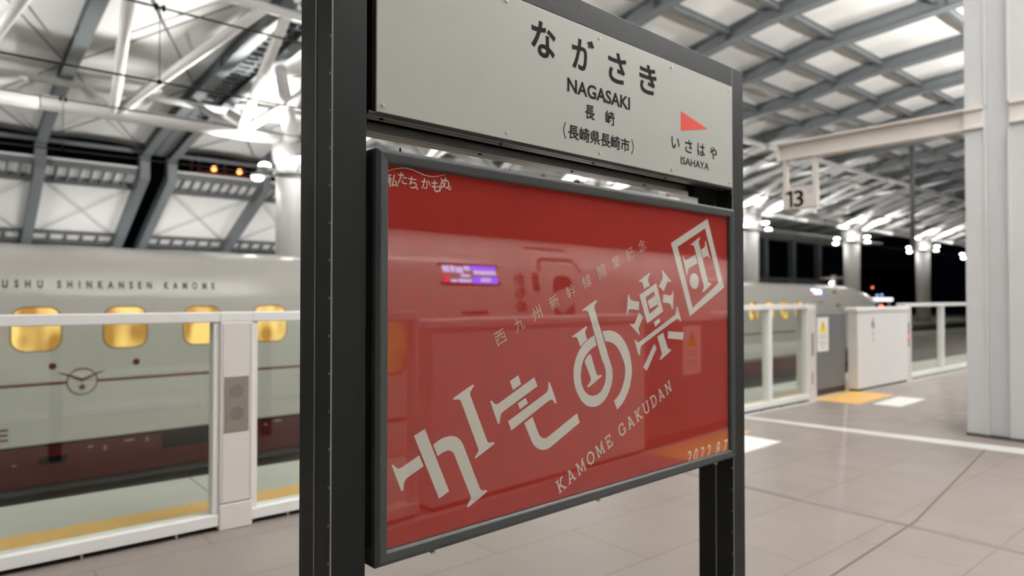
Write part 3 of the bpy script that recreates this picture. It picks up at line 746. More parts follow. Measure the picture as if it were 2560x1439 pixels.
# the fence on the other side of the platform, seen mirrored in the poster
YN = -0.65
fence(-1.4, 2.60, YN, 'glazed white fence bay mirrored at the left edge of the red poster', into=-1)
gate_box(2.70, 5.24, YN, 'wide white gate cabinet mirrored in the middle of the red poster', into=-1, depth=0.22)
gate_door(5.24, 6.95, YN - 0.03, 'grey sliding gate door mirrored at the right of the red poster', into=-1, sx=6.15)
gate_box(7.0, 8.2, YN, 'white gate cabinet across the platform beyond the mirrored grey door', into=-1, depth=0.22)

# ---------------------------------------------------------------- bullet trains
def side_profile(f=1.0, drop=0.0):
    # half section: (outward offset from the centre line, height above the platform)
    return [(1.60, -0.90), (1.64, -0.52), (1.665, -0.2), (1.68, 0.3), (1.68, 0.75), (1.675, 1.15), (1.655, 1.45), (1.61, 1.72),
            (1.49, 1.95), (1.28, 2.10), (0.95, 2.19), (0.5, 2.24), (0.0, 2.25)]
def nose_scale(x, n0, n1):
    if x <= n0: return 1.0, 1.0
    t = min(1.0, (x - n0) / (n1 - n0))
    w = 1.0 - 0.80 * t ** 2.6
    h = 1.0 - 0.62 * t ** 1.7
    return w, h
CUR = [30.0, 40.0, 100.0]
def body_scale(x):
    w, h = nose_scale(x, CUR[0], CUR[1])
    t = max(0.0, min(1.0, (x - CUR[2]) / 9.0))
    return w, h * (1 - 0.07 * t * t * (3 - 2 * t))
def outward(z):
    p = side_profile()
    for (a, za), (b, zb) in zip(p, p[1:]):
        if za <= z <= zb: return a + (b - a) * (z - za) / (zb - za)
    return 0.0
def round_rect(cx, cz, hw, hh, r, n=6):
    P = []
    for qx, qz, a0 in ((1, 1, 0), (-1, 1, 90), (-1, -1, 180), (1, -1, 270)):
        for i in range(n + 1):
            a = R(a0 + 90 * i / n)
            P.append((cx + qx * (hw - r) + r * math.cos(a), cz + qz * (hh - r) + r * math.sin(a)))
    return P

def decal(mb, side, lift):
    """bend a flat patch lying in the (x, z) plane on to the train's side; local y of the patch is kept as thickness"""
    for v in mb.bm.verts:
        w_, h_ = body_scale(v.co.x)
        v.co.y = side * (w_ * outward(max(-0.89, min(2.2, -0.90 + (v.co.z + 0.90) / h_))) + lift) + v.co.y
    return mb

def bullet_train(label, loc, rz, side, wins, led_x, door_x, xs, n0, n1, calligraphy, dip=100.0):
    """side = -1: the detailed side faces -y"""
    t = thing('bullet_train', label, 'train', loc, rz, 'white bullet trains')
    CUR[:] = [n0, n1, dip]
    prof = side_profile()
    full = [(o, z) for o, z in prof] + [(-o, z) for o, z in reversed(prof[:-1])]
    x = xs; stations = [xs]
    while x < n0: x += 2.0; stations.append(min(x, n0))
    stations += [n0 + (n1 - n0) * (i / 14) for i in range(1, 15)]
    rows = []
    for x in stations:
        w, h = body_scale(x)
        rows.append([(x, o * w, -0.90 + (z + 0.90) * h) for o, z in full])
    rows.append([(n1 + 0.35, o * 0.05, -0.35 + 0.05 * z) for o, z in full])
    b = MB(); b.grid(rows)
    b.bm.faces.new([b.bm.verts.new(p) for p in rows[0]])
    body = b.build('body', M['train'], t)
    # dark red skirt
    sk = MB()
    for sgn in (-1, 1):
        rr = []
        for x in stations:
            w, h = body_scale(x)
            rr.append([(x, sgn * (o * w + 0.004), -0.90 + (z + 0.90) * h) for o, z in ((1.57, -1.04), (1.60, -0.90), (1.64, -0.515))])
        sk.grid(rr, smooth=False)
    skirt = sk.build('skirt', M['skirt'], t)
    MB().box(xs, n0, -1.5, 1.5, -1.16, -0.88).build('underframe', M['dark'], t)
    for ax in [a for a in (xs + 3, xs + 20, n0 - 4)]:
        for dx in (-1.25, 1.25):
            MB().tube((ax + dx, -0.80, -0.74 - .0), (ax + dx, 0.80, -0.74), 0.42, n=20).build('wheelset', M['dark'], t)
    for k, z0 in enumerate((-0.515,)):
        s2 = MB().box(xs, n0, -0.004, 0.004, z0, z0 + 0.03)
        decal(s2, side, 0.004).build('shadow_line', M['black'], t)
    # windows
    for wx in wins:
        rim = MB().prism(round_rect(wx, 1.04, 0.285, 0.30, 0.17), 0.0, 0.002)
        ro = decal(rim, side, 0.003).build('window', M['goldrim'], t)
        pane = MB().prism(round_rect(wx, 1.04, 0.268, 0.283, 0.155), 0.0, 0.002)
        decal(pane, side, 0.007).build('pane', M['cabin'], ro)
    # side stripe and round emblem with a gull over a star
    ex = wins[0] + 0.52 if not calligraphy else xs + 1.0
    for a, b_ in ((xs, ex - 0.18), (ex + 0.18, n0 - 1.0)):
        decal(MB().box(a, b_, 0.0, 0.002, 0.293, 0.329), side, 0.004).build('stripe', M['stripe'], t)
    em = MB()
    em.ring_prism([(ex + .185 * math.cos(i * math.pi / 20), .312 + .185 * math.sin(i * math.pi / 20)) for i in range(40)],
                  [(ex + .168 * math.cos(i * math.pi / 20), .312 + .168 * math.sin(i * math.pi / 20)) for i in range(40)], 0.0, 0.002)
    em.prism([(ex, .31), (ex + .16, .39), (ex + .30, .455), (ex + .17, .428), (ex, .35), (ex - .17, .428), (ex - .30, .455), (ex - .16, .39)], 0.0, 0.002)
    em.prism([(ex + (.062 if i % 2 == 0 else .027) * math.sin(i * math.pi / 5), .235 + (.062 if i % 2 == 0 else .027) * math.cos(i * math.pi / 5)) for i in range(10)], 0.0, 0.002)
    decal(em, side, 0.005).build('emblem', M['stripe'], t)
    for dx in ex - 0.34, ex + 0.66:
        decal(MB().disc(dx, 0.54, 0.0, 0.003, 0.045, 18), side, 0.003).build('marker_dot', M['stripe'], t)
    # lettering
    def text(body_, x0, x1, z0, z1, m, bold=0.0, lift=0.004, flip=False, space=1.0):
        g = glyphs(body_, x0, x1, z0, z1, y=0.0, depth=0.0015, bold=bold, space=space)
        if side > 0:
            for v in g.bm.verts: v.co.x = x0 + x1 - v.co.x; v.co.y = -v.co.y
        return decal(g, side, lift).build('train_lettering', m, t)
    if not calligraphy:
        text('NISHI KYUSHU SHINKANSEN KAMOME', -0.45, 3.09, 1.583, 1.692, M['train_ink'], bold=0.045, space=2.5)
        text('KAMOME', -1.15, 0.535, -0.40, -0.235, M['stripe'], bold=0.02, space=1.3)
    # destination display
    fr_ = decal(MB().prism(round_rect(led_x + 0.405, 1.70, 0.425, 0.115, 0.02), 0.0, 0.002), side, 0.003).build('display', M['tglass'], t)
    fx = lambda d: led_x + d
    decal(MB().box(fx(.42), fx(.79), 0.0, 0.002, 1.605, 1.795), side, 0.008).build('blue_field', M['led_b'], fr_)
    wt = MB()
    for x0, x1, z0, z1 in ((.44, .77, 1.70, 1.745), (.53, .68, 1.62, 1.665), (.03, .12, 1.72, 1.785), (.135, .19, 1.72, 1.79), (.205, .30, 1.715, 1.78), (.32, .40, 1.74, 1.79),
                           (.26, .385, 1.672, 1.70), (.12, .20, 1.615, 1.645), (.22, .40, 1.612, 1.65)):
        wt.box(fx(x0), fx(x1), 0.0, 0.002, z0, z1)
    decal(wt, side, 0.011).build('display_marks', M['led_w'], fr_)
    decal(MB().box(fx(.035), fx(.095), 0.0, 0.002, 1.615, 1.69), side, 0.011).build('red_mark', M['led_r'], fr_)
    # side door with a window, gutter over it
    dr = MB().ring_prism(round_rect(door_x + 0.03, 0.78, 0.39, 1.16, 0.16), round_rect(door_x + 0.03, 0.78, 0.355, 1.125, 0.13), 0.0, 0.002)
    do = decal(dr, side, 0.004).build('side_door', M['stripe'], t)
    decal(MB().prism(round_rect(door_x + 0.02, 1.42, 0.185, 0.30, 0.13), 0.0, 0.002), side, 0.005).build('door_window', M['tglass'], do)
    decal(MB().box(door_x - .38, door_x + .36, 0.0, 0.01, 2.05, 2.068), side, 0.012).build('door_gutter', M['stripe'], t)
    decal(MB().prism(round_rect(led_x + .42, 1.30, .19, .018, .017), 0.0, 0.002), side, 0.005).build('grab_slot', M['stripe'], t)
    if calligraphy:
        for ch, z in (('か', 1.665), ('も', 1.515), ('め', 1.365)):
            text(ch, led_x + 1.04, led_x + 1.22, z - .068, z + .068, M['stripe'], bold=0.03)
        for z in (1.695, 1.585):
            decal(MB().box(led_x + 1.345, led_x + 1.455, 0.0, 0.002, z - .05, z + .05), side, 0.004).build('car_number_plate', M['stripe'], t)
    # cab side window and windscreen
    for sg in (-1, 1):
        mb_ = MB(); mb_.grid([[(x_, sg * (body_scale(x_)[0] * outward(zz) + 0.006), -0.90 + (zz + 0.90) * body_scale(x_)[1]) for zz in (1.35, 1.55, 1.75)] for x_ in (n0 + 2.4, n0 + 2.75, n0 + 3.1)])
        mb_.build('cab_window', M['tglass'], t)
    ws = MB()
    ws.grid([[(x_, body_scale(x_)[0] * o, -0.90 + (zz + 0.90) * body_scale(x_)[1] + 0.012) for o, zz in ((-1.22, 2.09), (-.92, 2.18), (-.5, 2.235), (0, 2.25), (.5, 2.235), (.92, 2.18), (1.22, 2.09))] for x_ in (n0 + 2.3, n0 + 2.9, n0 + 3.5, n0 + 4.0)])
    ws.build('windscreen', M['tglass'], t)
    return t, skirt, body

TRAIN_RZ = R(2.0)
ta, ta_skirt, ta_body = bullet_train('white bullet train with lit gold windows beyond the glass fence', (0.0, 12.48, 0.0), TRAIN_RZ, -1,
    [0.82 + 1.042 * i for i in range(0, 22)], 24.1, 26.0, -8.0, 27.6, 34.5, False, 10.0)
for x, z, w, h in ((1.02, -0.715, .16, .05), (2.72, -0.64, .36, .12), (5.9, -0.7, .3, .09), (9.0, -0.66, .4, .11)):
    decal(MB().box(x - w, x + w, 0.0, 0.002, z - h, z + h), -1, 0.008).build('skirt_vent', M['black'], ta_skirt)
for x, z, w in ((.60, -.73, .022), (1.45, -.60, .03), (1.63, -.62, .02), (1.63, -.66, .02), (1.93, -.575, .06), (2.16, -.58, .02), (2.16, -.61, .02), (4.1, -.56, .06), (3.9, -.60, .02)):
    decal(MB().box(x - w, x + w, 0.0, 0.002, z - .008, z + .008), -1, 0.008).build('skirt_marking', M['print_g'], ta_skirt)
for x in (0.30, 3.35, 7.4):
    decal(MB().box(x - .006, x + .006, 0.0, 0.002, -0.88, -0.53), -1, 0.008).build('skirt_seam', M['black'], ta_skirt)

tb, tb_skirt, tb_body = bullet_train('white bullet train behind the viewer, seen only mirrored in the red poster', (0.0, -3.98, 0.0), 0.0, 1,
    [3.46 - 1.042 * i for i in range(0, 11)], 4.17, 6.02, -8.5, 11.0, 17.5, True)

# ---------------------------------------------------------------- white clad column at the right, beam and platform number
KX = 8.30
w = MB()
w.box(KX, 9.6, 2.205, 2.39, 0.0, 7.9)
w.box(KX, 9.6, -1.2, 2.0, 0.0, 7.9)
struct('wall_right', w, M['wall'], bevel=0.004)
struct('trim_7', MB().box(KX + 0.03, 9.5, 2.0, 2.205, 0.0, 7.9), M['wall2'])
fl = MB()
for y in (2.205, 2.0):
    fl.box(KX - 0.012, KX + 0.02, y - .012, y + .012, 0.02, 3.235)
    fl.box(KX - 0.012, KX + 0.02, y - .012, y + .012, 3.465, 7.9)
struct('trim_8', fl, M['wall'], bevel=0.002)
bd = MB()
for y0, y1 in ((2.217, 2.395), (-1.2, 1.988)):
    bd.box(KX - 0.004, KX + 0.02, y0, y1, 3.262, 3.438)
    bd.box(KX - 0.035, KX + 0.02, y0, y1, 3.438, 3.462)
    bd.box(KX - 0.035, KX + 0.02, y0, y1, 3.238, 3.262)
struct('trim_9', bd, M['beam_w'])
struct('trim_10', MB().box(KX - 0.015, 9.6, -1.2, 2.395, 0.0, 0.03), M['conc'])

bm_ = thing('bracket_beam', 'warm white steel bracket beam reaching out from the white column at the right', 'beam', (KX - 0.03, 2.39, 3.235))
MB().box(0.075, 0.085, 0.0, 2.10, 0.02, 0.21).build('web', M['beam_w'], bm_)
MB().box(0.0, 0.16, 0.0, 2.10, 0.0, 0.02).build('bottom_flange', M['beam_w'], bm_)
MB().box(0.0, 0.16, 0.0, 2.10, 0.21, 0.23).build('top_flange', M['beam_w'], bm_)
MB().box(0.0, 0.16, 2.10, 2.115, 0.0, 0.23).build('end_plate', M['beam_w'], bm_)

ps = thing('platform_number_sign', 'white hanging platform sign reading 13 under the bracket beam', 'sign', (KX, 4.22, 3.232))
for y in (-0.205, 0.185):
    MB().box(0.0, 0.06, y - .03, y + .03, -0.38, 0.003).build('hanger', M['beam_w'], ps, bevel=0.004)
pb = MB().box(-0.015, 0.075, -0.235, 0.215, -0.640, -0.370).build('number_board', M['beam_w'], ps, bevel=0.008)
g = glyphs('3', -0.006, 0.125, -0.618, -0.405, y=0.0, depth=0.0015, bold=0.02)
g.prism([(-.125, -.455), (-.055, -.405), (-.022, -.405), (-.022, -.618), (-.058, -.618), (-.058, -.452), (-.110, -.425)], -0.0015, 0.0)
for v in g.bm.verts: v.co = Vector((-0.0150 + v.co.y, 0.055 - v.co.x, v.co.z))
g.build('platform_number', M['ink'], pb)
for z, wd_ in ((-0.405, .045), (-0.432, .045), (-0.455, .03)):
    MB().box(-0.0165, -0.014, -0.145 - wd_, -0.145 + wd_, z - .006, z + .006).build('small_print', M['print_g'], pb)

# ---------------------------------------------------------------- added linear luminaires, out of view over the platform
for i, (lx, ly) in enumerate(ADDED_LUM):
    if i == 0:
        lu0 = thing('added_luminaire', 'added long white linear luminaire, out of view over the platform', 'lamp', (lx, ly, 5.09), 0, 'added luminaires over the platform')
        MB().box(-1.15, 1.15, -0.13, 0.13, 0.012, 0.10).build('housing', M['housing'], lu0, bevel=0.01)
        MB().box(-1.1, 1.1, -0.11, 0.11, 0.0, 0.012).build('diffuser', M['lum'], lu0)
        for sx in (-0.9, 0.9): MB().tube((sx, 0, 0.10), (sx, 0, 2.3), 0.012, n=8).build('suspension_rod', M['housing'], lu0)
    else:
        c = copy_tree(lu0); c.location = (lx, ly, 5.09)

# ---------------------------------------------------------------- roof over the tracks
ZP = [(-9, 6.3), (-4, 7.05), (0, 7.45), (4, 7.58), (7.5, 7.42), (9.7, 7.08), (13.4, 6.75), (17.6, 6.55), (21, 6.3), (24.3, 5.92)]
def zr(y):
    y = max(-9, min(24.3, y))
    for (a, za), (b, zb) in zip(ZP, ZP[1:]):
        if a <= y <= b:
            t = (y - a) / (b - a); t = t * t * (3 - 2 * t) * 0.35 + t * 0.65
            return za + (zb - za) * t
    return ZP[-1][1]
YS = [-9 + 33.3 * i / 36 for i in range(37)]
ARCH_X = [-3.6, -0.8, 2.0, 4.75, 5.56, 8.4, 11.0, 13.6, 16.1, 18.9, 21.7, 24.5, 27.3, 30.1, 32.9, 35.7, 38.5, 41.3, 44.1, 46.9, 49.7, 52.5, 55.3]
LEFT = {2.0: 'long grey arched roof girder at the left, left of the double girder', 4.75: 'left one of the close pair of grey roof girders left of the sign post',
        5.56: 'right one of the close pair of grey roof girders left of the sign post'}
ORD = ['nearest', 'second nearest', 'third nearest', 'fourth nearest', 'fifth nearest', 'sixth nearest', 'seventh nearest', 'eighth nearest', 'ninth nearest', 'tenth nearest',
       'eleventh nearest', 'twelfth nearest', 'thirteenth nearest', 'fourteenth nearest', 'fifteenth nearest']
k_right = 0
D_ = 0.34
for ax in ARCH_X:
    b = MB()
    V = []
    pts = [(-.13, 0), (.13, 0), (.13, .03), (.018, .03), (.018, D_ - .03), (.11, D_ - .03), (.11, D_), (-.11, D_), (-.11, D_ - .03), (-.018, D_ - .03), (-.018, .03), (-.13, .03)]
    rows = [[(ax + dx, y, zr(y) + dz) for dx, dz in pts] for y in YS]
    b.grid(rows, close=True, smooth=False)
    for y in YS[3::4]:
        b.box(ax - .10, ax + .10, y - .006, y + .006, zr(y) + .03, zr(y) + D_ - .03)
    o = b.build('roof_girder', M['arch'])
    if ax in LEFT: lab = LEFT[ax]
    elif ax >= 13.6:
        lab = '%s grey arched roof girder of the row right of the sign' % ORD[k_right] if k_right < len(ORD) else 'distant grey arched roof girder at the far end of the roof'
        k_right += 1
    elif ax < 2.0: lab = 'grey arched roof girder beyond the left edge of the picture'
    else: lab = 'grey arched roof girder mostly hidden behind the station sign'
    tag(o, lab, 'roof girder', 'arched roof girders')
PUR = [-6.5, -4.0, -1.5, 0.7, 2.9, 5.1, 7.3, 8.5, 9.7, 10.9, 24.2]
for i, y in enumerate(PUR):
    z = zr(y) + 0.17
    h = 0.15 if y < 13 else 0.12
    b = MB().box(-6, 57, y - .05, y + .05, z, z + .02).box(-6, 57, y - .008, y + .008, z + .02, z + h - .02).box(-6, 57, y - .05, y + .05, z + h - .02, z + h)
    tag(b.build('roof_purlin', M['arch_d'] if y < 24 else M['arch']), 'long dark roof purlin running along the track, %s' % (
        'at the far eave above the dark gap' if y > 16 else 'crossing the arched girders over the empty track' if y > 6.5 else 'crossing the arched girders over the platform'),
        'roof purlin', 'roof purlins')
mem = MB()
X_ = []
for a, b in zip([-6.4] + ARCH_X, ARCH_X + [57.0]): X_ += [a, (a * 2 + b) / 3, (a + 2 * b) / 3]
X_.append(57.0)
def sag(x):
    near = min(abs(x - a) for a in ARCH_X)
    return 0.07 * min(1.0, near / 0.9)
mem.grid([[(x, y, zr(y) + D_ + 0.02 + sag(x)) for x in X_] for y in YS])
ceil = struct('ceiling', mem, M['membrane'])
so = ceil.modifiers.new('solid', 'SOLIDIFY'); so.thickness = 0.06; so.offset = 1.0
# grated gutter between the paired girders, dark
for j, (xa, xb, lab) in enumerate(((4.88, 5.43, 'dark grated expansion gutter between the paired roof girders left of the sign'),)):
    b = MB()
    ys = [6 + 18.0 * i / 60 for i in range(61)]
    b.grid([[(xa, y, zr(y) + .26), (xb, y, zr(y) + .26)] for y in ys], smooth=False)
    for y in ys[::1]:
        b.box(xa, xb, y - .035, y + .035, zr(y) + .13, zr(y) + .20)
    for x in (xa + .12, xb - .12):
        for y0, y1 in zip(ys, ys[1:]): b.tube((x, y0, zr(y0) + .14), (x, y1, zr(y1) + .14), .025, n=6)
    tag(b.build('roof_gutter', M['arch_d']), lab, 'gutter')

# rod bracing under the membrane
for i, (xa, xb, lab) in enumerate(((2.0, 4.75, 'thin crossed bracing rods under the white roof left of the double girder'), (5.56, 8.4, 'thin crossed bracing rods under the roof just left of the sign post'),
                                   (-0.8, 2.0, 'thin crossed bracing rods under the white roof at the left edge'))):
    t = thing('cross_brace', lab, 'bracing', ((xa + xb) / 2, 0, 0), 0, 'roof bracing rods')
    h = (xb - xa) / 2 - .13
    for y0, y1 in ((12.2, 18.0), (18.5, 24.0)):
        for s in (-1, 1):
            MB().tube((-h * s, y0, zr(y0) + .30), (h * s, y1, zr(y1) + .30), .018, n=6).build('bracing_rod', M['arch_d'], t)

# ---------------------------------------------------------------- round columns with floodlight rings and white trusses (next platform)
COLS = [(-3.8, 'outside the left picture edge'), (6.4, 'just left of the sign post'), (16.7, 'hidden behind the station sign'), (27.0, 'just right of the sign'),
        (37.2, 'behind the nose of the white train'), (47.4, 'farthest right beside the clad column'), (57.6, 'hidden behind the clad column')]
CY = 16.0
col0 = ring0 = tree0 = None
for i, (cx, where) in enumerate(COLS):
    if col0 is None:
        col0 = thing('round_column', '', 'column', (cx, CY, 0), 0, 'white round columns')
        MB().lathe([(0.40, 0.0), (0.40, 4.62)], (0, 0, 0), 32).build('shaft', M['tube'], col0)
        MB().lathe([(0.40, 4.62), (0.46, 4.75), (0.50, 4.95), (0.50, 5.10), (0.36, 5.26)], (0, 0, 0), 32).build('capital', M['tube'], col0)
        MB().lathe([(0.5, 0.0), (0.5, 0.06)], (0, 0, 0), 32).build('base_ring', M['conc'], col0)
        ring0 = thing('floodlight_ring', '', 'lamp ring', (cx, CY, 4.46), 0, 'floodlight rings on the columns')
        MB().lathe([(0.408, -0.05), (0.47, -0.05), (0.47, 0.05), (0.408, 0.05)], (0, 0, 0), 32).build('clamp_ring', M['housing'], ring0)
        for q in range(6):
            a = 2 * math.pi * (q + 0.35) / 6
            zz = RING_DZ[q]
            c_, s_ = math.cos(a), math.sin(a)
            MB().tube((.46 * c_, .46 * s_, 0), (.80 * c_, .80 * s_, zz), .025, n=8).build('lamp_arm', M['housing'], ring0)
            hd = MB().lathe([(.07, -.10), (.16, -.08), (.17, 0.0)], (.86 * c_, .86 * s_, zz), 16) if q % 2 else MB().lathe([(.17, 0.0), (.16, .08), (.07, .10)], (.86 * c_, .86 * s_, zz), 16)
            ho = hd.build('floodlight', M['housing'], ring0)
            MB().sphere((.86 * c_, .86 * s_, zz + (.03 if q % 2 else -.03)), .135, 12, 8, 0.55).build('lens', M['lamp'], ho)
        tree0 = thing('branching_truss', '', 'truss', (cx, CY, 5.3), 0, 'white branching trusses on the columns')
        MB().tube((-5.09, 0, 0), (5.09, 0, 0), 0.15, n=16).build('chord', M['tube'], tree0)
        far, near = 2.5, -3.7
        MB().tube((-5.09, far, zr(CY + far) - 5.36), (5.09, far, zr(CY + far) - 5.36), 0.09, n=12).build('chord', M['tube'], tree0)
        MB().tube((-5.09, near, zr(CY + near) - 5.36), (5.09, near, zr(CY + near) - 5.36), 0.09, n=12).build('chord', M['tube'], tree0)
        for nx in (-3.83, -1.28, 1.28, 3.83):
            MB().tube((nx, 0.0, 0.0), (nx - .15, far, zr(CY + far) - 5.42), 0.095, n=12).build('strut', M['tube'], tree0)
            MB().tube((nx, 0.0, 0.0), (min(nx + 1.10, 4.9), far, zr(CY + far) - 5.42), 0.085, n=12).build('strut', M['tube'], tree0)
            MB().tube((nx, 0.0, 0.0), (nx - .35, near, zr(CY + near) - 5.42), 0.10, n=12).build('strut', M['tube'], tree0)
            MB().tube((nx, 0.0, 0.0), (min(nx + 1.75, 5.0), near, zr(CY + near) - 5.42), 0.10, n=12).build('strut', M['tube'], tree0)
        for sx in (-1, 1):
            MB().tube((0, 0, -0.2), (sx * 1.1, near * .55, 1.0), 0.21, 0.12, n=12).build('branch', M['tube'], tree0)
            MB().tube((0, 0, -0.2), (sx * 0.9, far * .8, 0.95), 0.19, 0.10, n=12).build('branch', M['tube'], tree0)
        c, r, t = col0, ring0, tree0
    else:
        c, r, t = copy_tree(col0), copy_tree(ring0), copy_tree(tree0)
        c.location.x = r.location.x = t.location.x = cx
    c['label'] = 'white round column ' + where
    r['label'] = 'ring of bright white floodlights on the column ' + where
    t['label'] = 'white tubular branching truss over the column ' + where

# ---------------------------------------------------------------- low canopy beyond the tracks
def cz(y): return 5.50 - (y - 24.0) * 0.425
CAN = [(-0.75, None), (2.0, 'grey sloping canopy rafter nearest the left edge, above the train'), (4.75, 'left one of the paired grey canopy rafters above the train'),
       (5.56, 'right one of the paired grey canopy rafters above the train'), (8.65, 'grey sloping canopy rafter just left of the white column'), (11.6, None), (14.4, None), (17.2, None), (20.0, None)]
for x, lab in CAN:
    b = MB()
    pts = [(24.0, cz(24.0) - .22), (24.0, cz(24.0) + .55), (24.3, cz(24.0) + .55), (24.4, cz(24.4) + .22), (29.2, cz(29.2) + .22), (29.2, 1.6), (28.95, 1.6), (28.95, cz(28.95) - .22)]
    b.prism(pts, x - .14, x + .14, 'x')
    tag(b.build('canopy_rafter', M['arch']), lab or 'grey sloping canopy rafter out of view or behind the sign', 'rafter', 'canopy rafters')
for k, (xa, xb) in enumerate(((-3.5, -0.75), (-0.75, 2.0), (2.0, 4.75), (5.56, 8.65), (8.65, 11.6), (11.6, 14.4), (14.4, 17.2), (17.2, 20.0))):
    cm = MB()
    cm.prism([(24.2, cz(24.2) + .20), (24.2, cz(24.2) + .26), (29.1, cz(29.1) + .26), (29.1, cz(29.1) + .20)], xa + .14, xb - .14, 'x')
    struct('ceiling_canopy', cm, M['membrane'])
    base = thing('canopy_lattice', ['grey canopy lattice frame outside the left picture edge', 'grey canopy lattice frame at the left picture edge', 'grey canopy lattice frame left of the paired rafters', 'grey canopy lattice frame right of the paired rafters', 'grey canopy lattice frame behind the white column left of the sign post'][k] if k < 5 else 'grey canopy lattice frame hidden behind the station sign', 'lattice frame', ((xa + xb) / 2, 0, 0), 0, 'canopy lattice frames')
    h = (xb - xa) / 2 - .15
    n = max(5, int(2 * h / 0.30))
    lt = MB()
    for y in (24.25, 25.15):
        lt.box(-h, h, y - .05, y + .05, cz(y) + .02, cz(y) + .20)
    for i in range(n + 1):
        x = -h + 2 * h * i / n
        lt.prism([(24.25, cz(24.25) + .06), (24.25, cz(24.25) + .19), (25.15, cz(25.15) + .19), (25.15, cz(25.15) + .06)], x - .022, x + .022, 'x')
    lt.build('upper_lattice', M['arch_d'], base)
    lo = MB()
    n2 = max(4, int(2 * h / 0.42))
    for y, hw in ((28.38, .05), (29.02, .08)):
        lo.box(-h, h, y - hw, y + hw, cz(y) + .06, cz(y) + .17)
    for i in range(n2 + 1):
        x = -h + 2 * h * i / n2
        lo.prism([(28.38, cz(28.38) + .13), (28.38, cz(28.38) + .18), (29.02, cz(29.02) + .18), (29.02, cz(29.02) + .13)], max(-h, x - .05), min(h, x + .05), 'x')
    lo.build('lower_lattice', M['arch_d'], base)
    MB().box(-h, h, 29.1, 29.2, 1.2, cz(29.05) + .02).build('back_board', M['arch_d'], base)
    for s in (-1, 1):
        MB().tube((-h * s, 25.2, cz(25.2) + .12), (h * s, 28.5, cz(28.5) + .12), .016, n=6).build('bracing_rod', M['housing'], base)

for i, (lx, ly) in enumerate(UPL):
    if i == 0:
        up0 = thing('canopy_uplighter', 'linear uplighter on legs lighting the low canopy from behind the train', 'lamp', (lx, ly, 0), 0, 'canopy uplighters')
        MB().box(-.85, .85, -.14, .14, 0.88, 1.0).build('housing', M['housing'], up0, bevel=0.01)
        MB().box(-.8, .8, -.1, .1, 1.0, 1.01).build('diffuser', M['lum'], up0)
        for sx in (-.6, .6): MB().box(sx - .03, sx + .03, -.03, .03, -1.30, .88).build('leg', M['housing'], up0)
    else:
        c = copy_tree(up0); c.location = (lx, ly, 0)
struct('wall_back', MB().box(-6, 20.5, 29.25, 29.4, -1.3, 2.6), M['night'])

# posts and rail of the open far side at the right
for k, (x, lab) in enumerate(((45.9, 'grey far side post nearest the sign, against the night'), (50.0, 'middle grey far side post against the night'), (54.2, 'grey far side post nearest the train nose column'))):
    tag(MB().box(x - .22, x + .22, 25.8, 26.2, -1.3, 5.86).build('side_post', M['arch']), lab, 'post', 'far side posts')
tag(MB().box(36, 58, 25.62, 25.80, 2.72, 2.98).build('side_rail', M['arch']), 'grey horizontal rail between the far side posts', 'rail')
struct('ceiling_eave', MB().box(24, 58, 22.5, 26.3, 5.86, 5.92), M['membrane'])

# ---------------------------------------------------------------- overhead wires
def catenary(label, y, zm, zc, xs_, sway=0.0):
    t = thing('overhead_wire', label, 'overhead wire', (0, y, 0), 0, 'overhead wires')
    MB().tube((-12, 0, zm), (70, 0, zm), .011, n=6).build('messenger_wire', M['wire'], t)
    MB().tube((-12, 0, zc), (70, 0, zc), .011, n=6).build('contact_wire', M['wire'], t)
    for x in xs_:
        d = MB().tube((x, 0, zc), (x, 0, zm), .005, n=6).build('dropper', M['wire'], t)
        MB().box(x - .05, x - .02, -.018, .018, zm - .03, zm + .03).box(x + .02, x + .05, -.018, .018, zm - .03, zm + .03).box(x - .05, x + .05, -.012, .012, zm - .01, zm + .01).build('clamp', M['black'], d)
        MB().box(x - .02, x + .02, -.012, .012, zc - .02, zc + .02).build('clamp', M['black'], d)
    return t
catenary('dark overhead wires over the empty track nearest the fence', 7.70, 4.48, 3.70, [1.65 + 5.0 * i for i in range(-2, 10)])
catenary('dark overhead wires over the roof of the white train', 12.30, 4.50, 3.72, [1.30 + 5.0 * i for i in range(-2, 10)])
dp = thing('drop_post', 'dark grey drop post hanging from the roof left of the clad column', 'drop post', (28.6, 10.0, 0))
MB().tube((0, 0, 3.4), (0, 0, zr(10.0) + .42), .085, n=12).build('tube', M['arch_d'], dp)
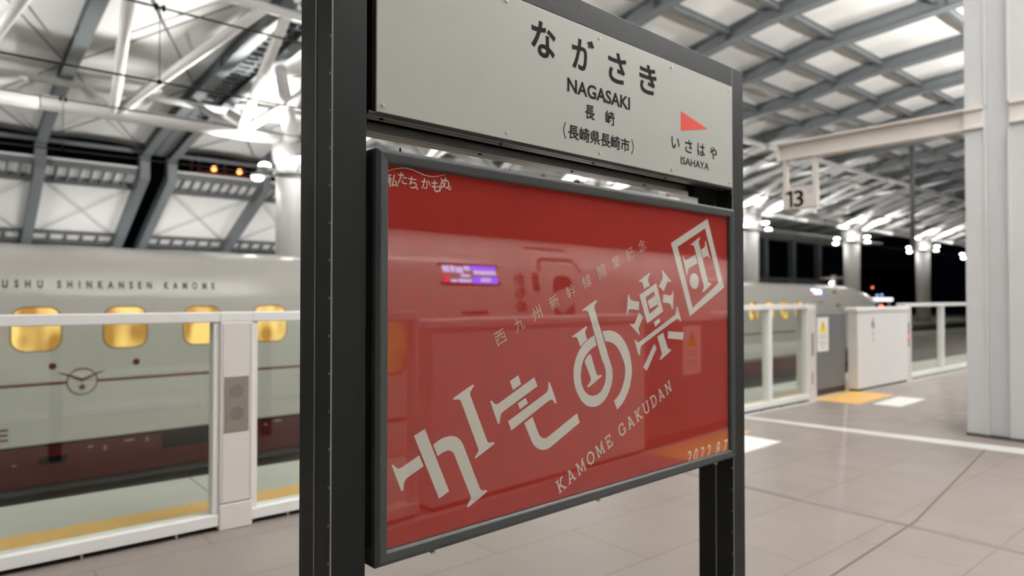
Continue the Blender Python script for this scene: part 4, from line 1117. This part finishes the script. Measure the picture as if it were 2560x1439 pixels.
MB().tube((0, 0, 4.55), (0, 2.2, 4.75), .03, n=8).build('cantilever_arm', M['arch_d'], dp)
MB().tube((0, 0, 4.55), (0, -2.2, 4.75), .03, n=8).build('cantilever_arm', M['arch_d'], dp)

# ---------------------------------------------------------------- beyond the station
nb = thing('distant_building', 'dark distant building with a red and two blue lights right of the train nose', 'building', (79, 34, -1.7))
MB().box(-8, 14, -3.4, 3, 0.0, 6.5).build('facade', M['night'], nb)
for x, z, m in ((-3.0, 4.3, 'cityred'), (-1.8, 3.45, 'cityblue'), (-0.6, 3.5, 'cityblue')):
    MB().sphere((x, -3.45, z), .10, 12, 8).build('window_light', M[m], nb)
sb = thing('signal_box', 'white lit box sign on legs over a red lamp right of the train nose', 'signal', (39.3, 15.3, 0))
MB().box(-.30, .30, -.45, .45, 1.29, 1.47).build('light_box', M['boxlit'], sb, bevel=0.02)
for y in (-.36, .36): MB().box(-.03, .03, y - .03, y + .03, 0.0, 1.29).build('leg', M['housing'], sb)
MB().sphere((-.08, .02, 1.0), .09, 12, 8).build('red_lamp', M['sigred'], sb)
MB().box(-.03, .10, -.36, .36, .90, .94).build('shelf', M['housing'], sb)
sg = thing('signal_gantry', 'small pale signal gantry with one white lamp left of the train nose column', 'signal gantry', (44.5, 20.3, 0))
MB().box(-.08, .08, -.12, .12, 0.0, 2.98).build('mast', M['beam_w'], sg)
MB().box(-.06, .06, -.9, .9, 2.72, 2.84).build('cross_arm', M['beam_w'], sg)
MB().sphere((-.14, .12, 2.44), .07, 12, 8).build('white_lamp', M['citywhite'], sg)
ct = thing('scaffold_tower', 'orange lit scaffold in the dark above the low canopy', 'scaffold', (12.2, 40.0, -1.7))
for x in (-1.6, -0.2, 1.4):
    for y in (0.0, 1.5): MB().box(x - .06, x + .06, y - .06, y + .06, 0.0, 11.2).build('standard', M['rust'], ct)
for z in (9.6, 10.2, 11.0): MB().box(-1.7, 1.5, -.05, .05, z, z + .10).build('ledger', M['rust'], ct)
for x in (-0.85, 0.55): MB().sphere((x, -.2, 10.45), .14, 12, 8).build('orange_lamp', M['orange'], ct)
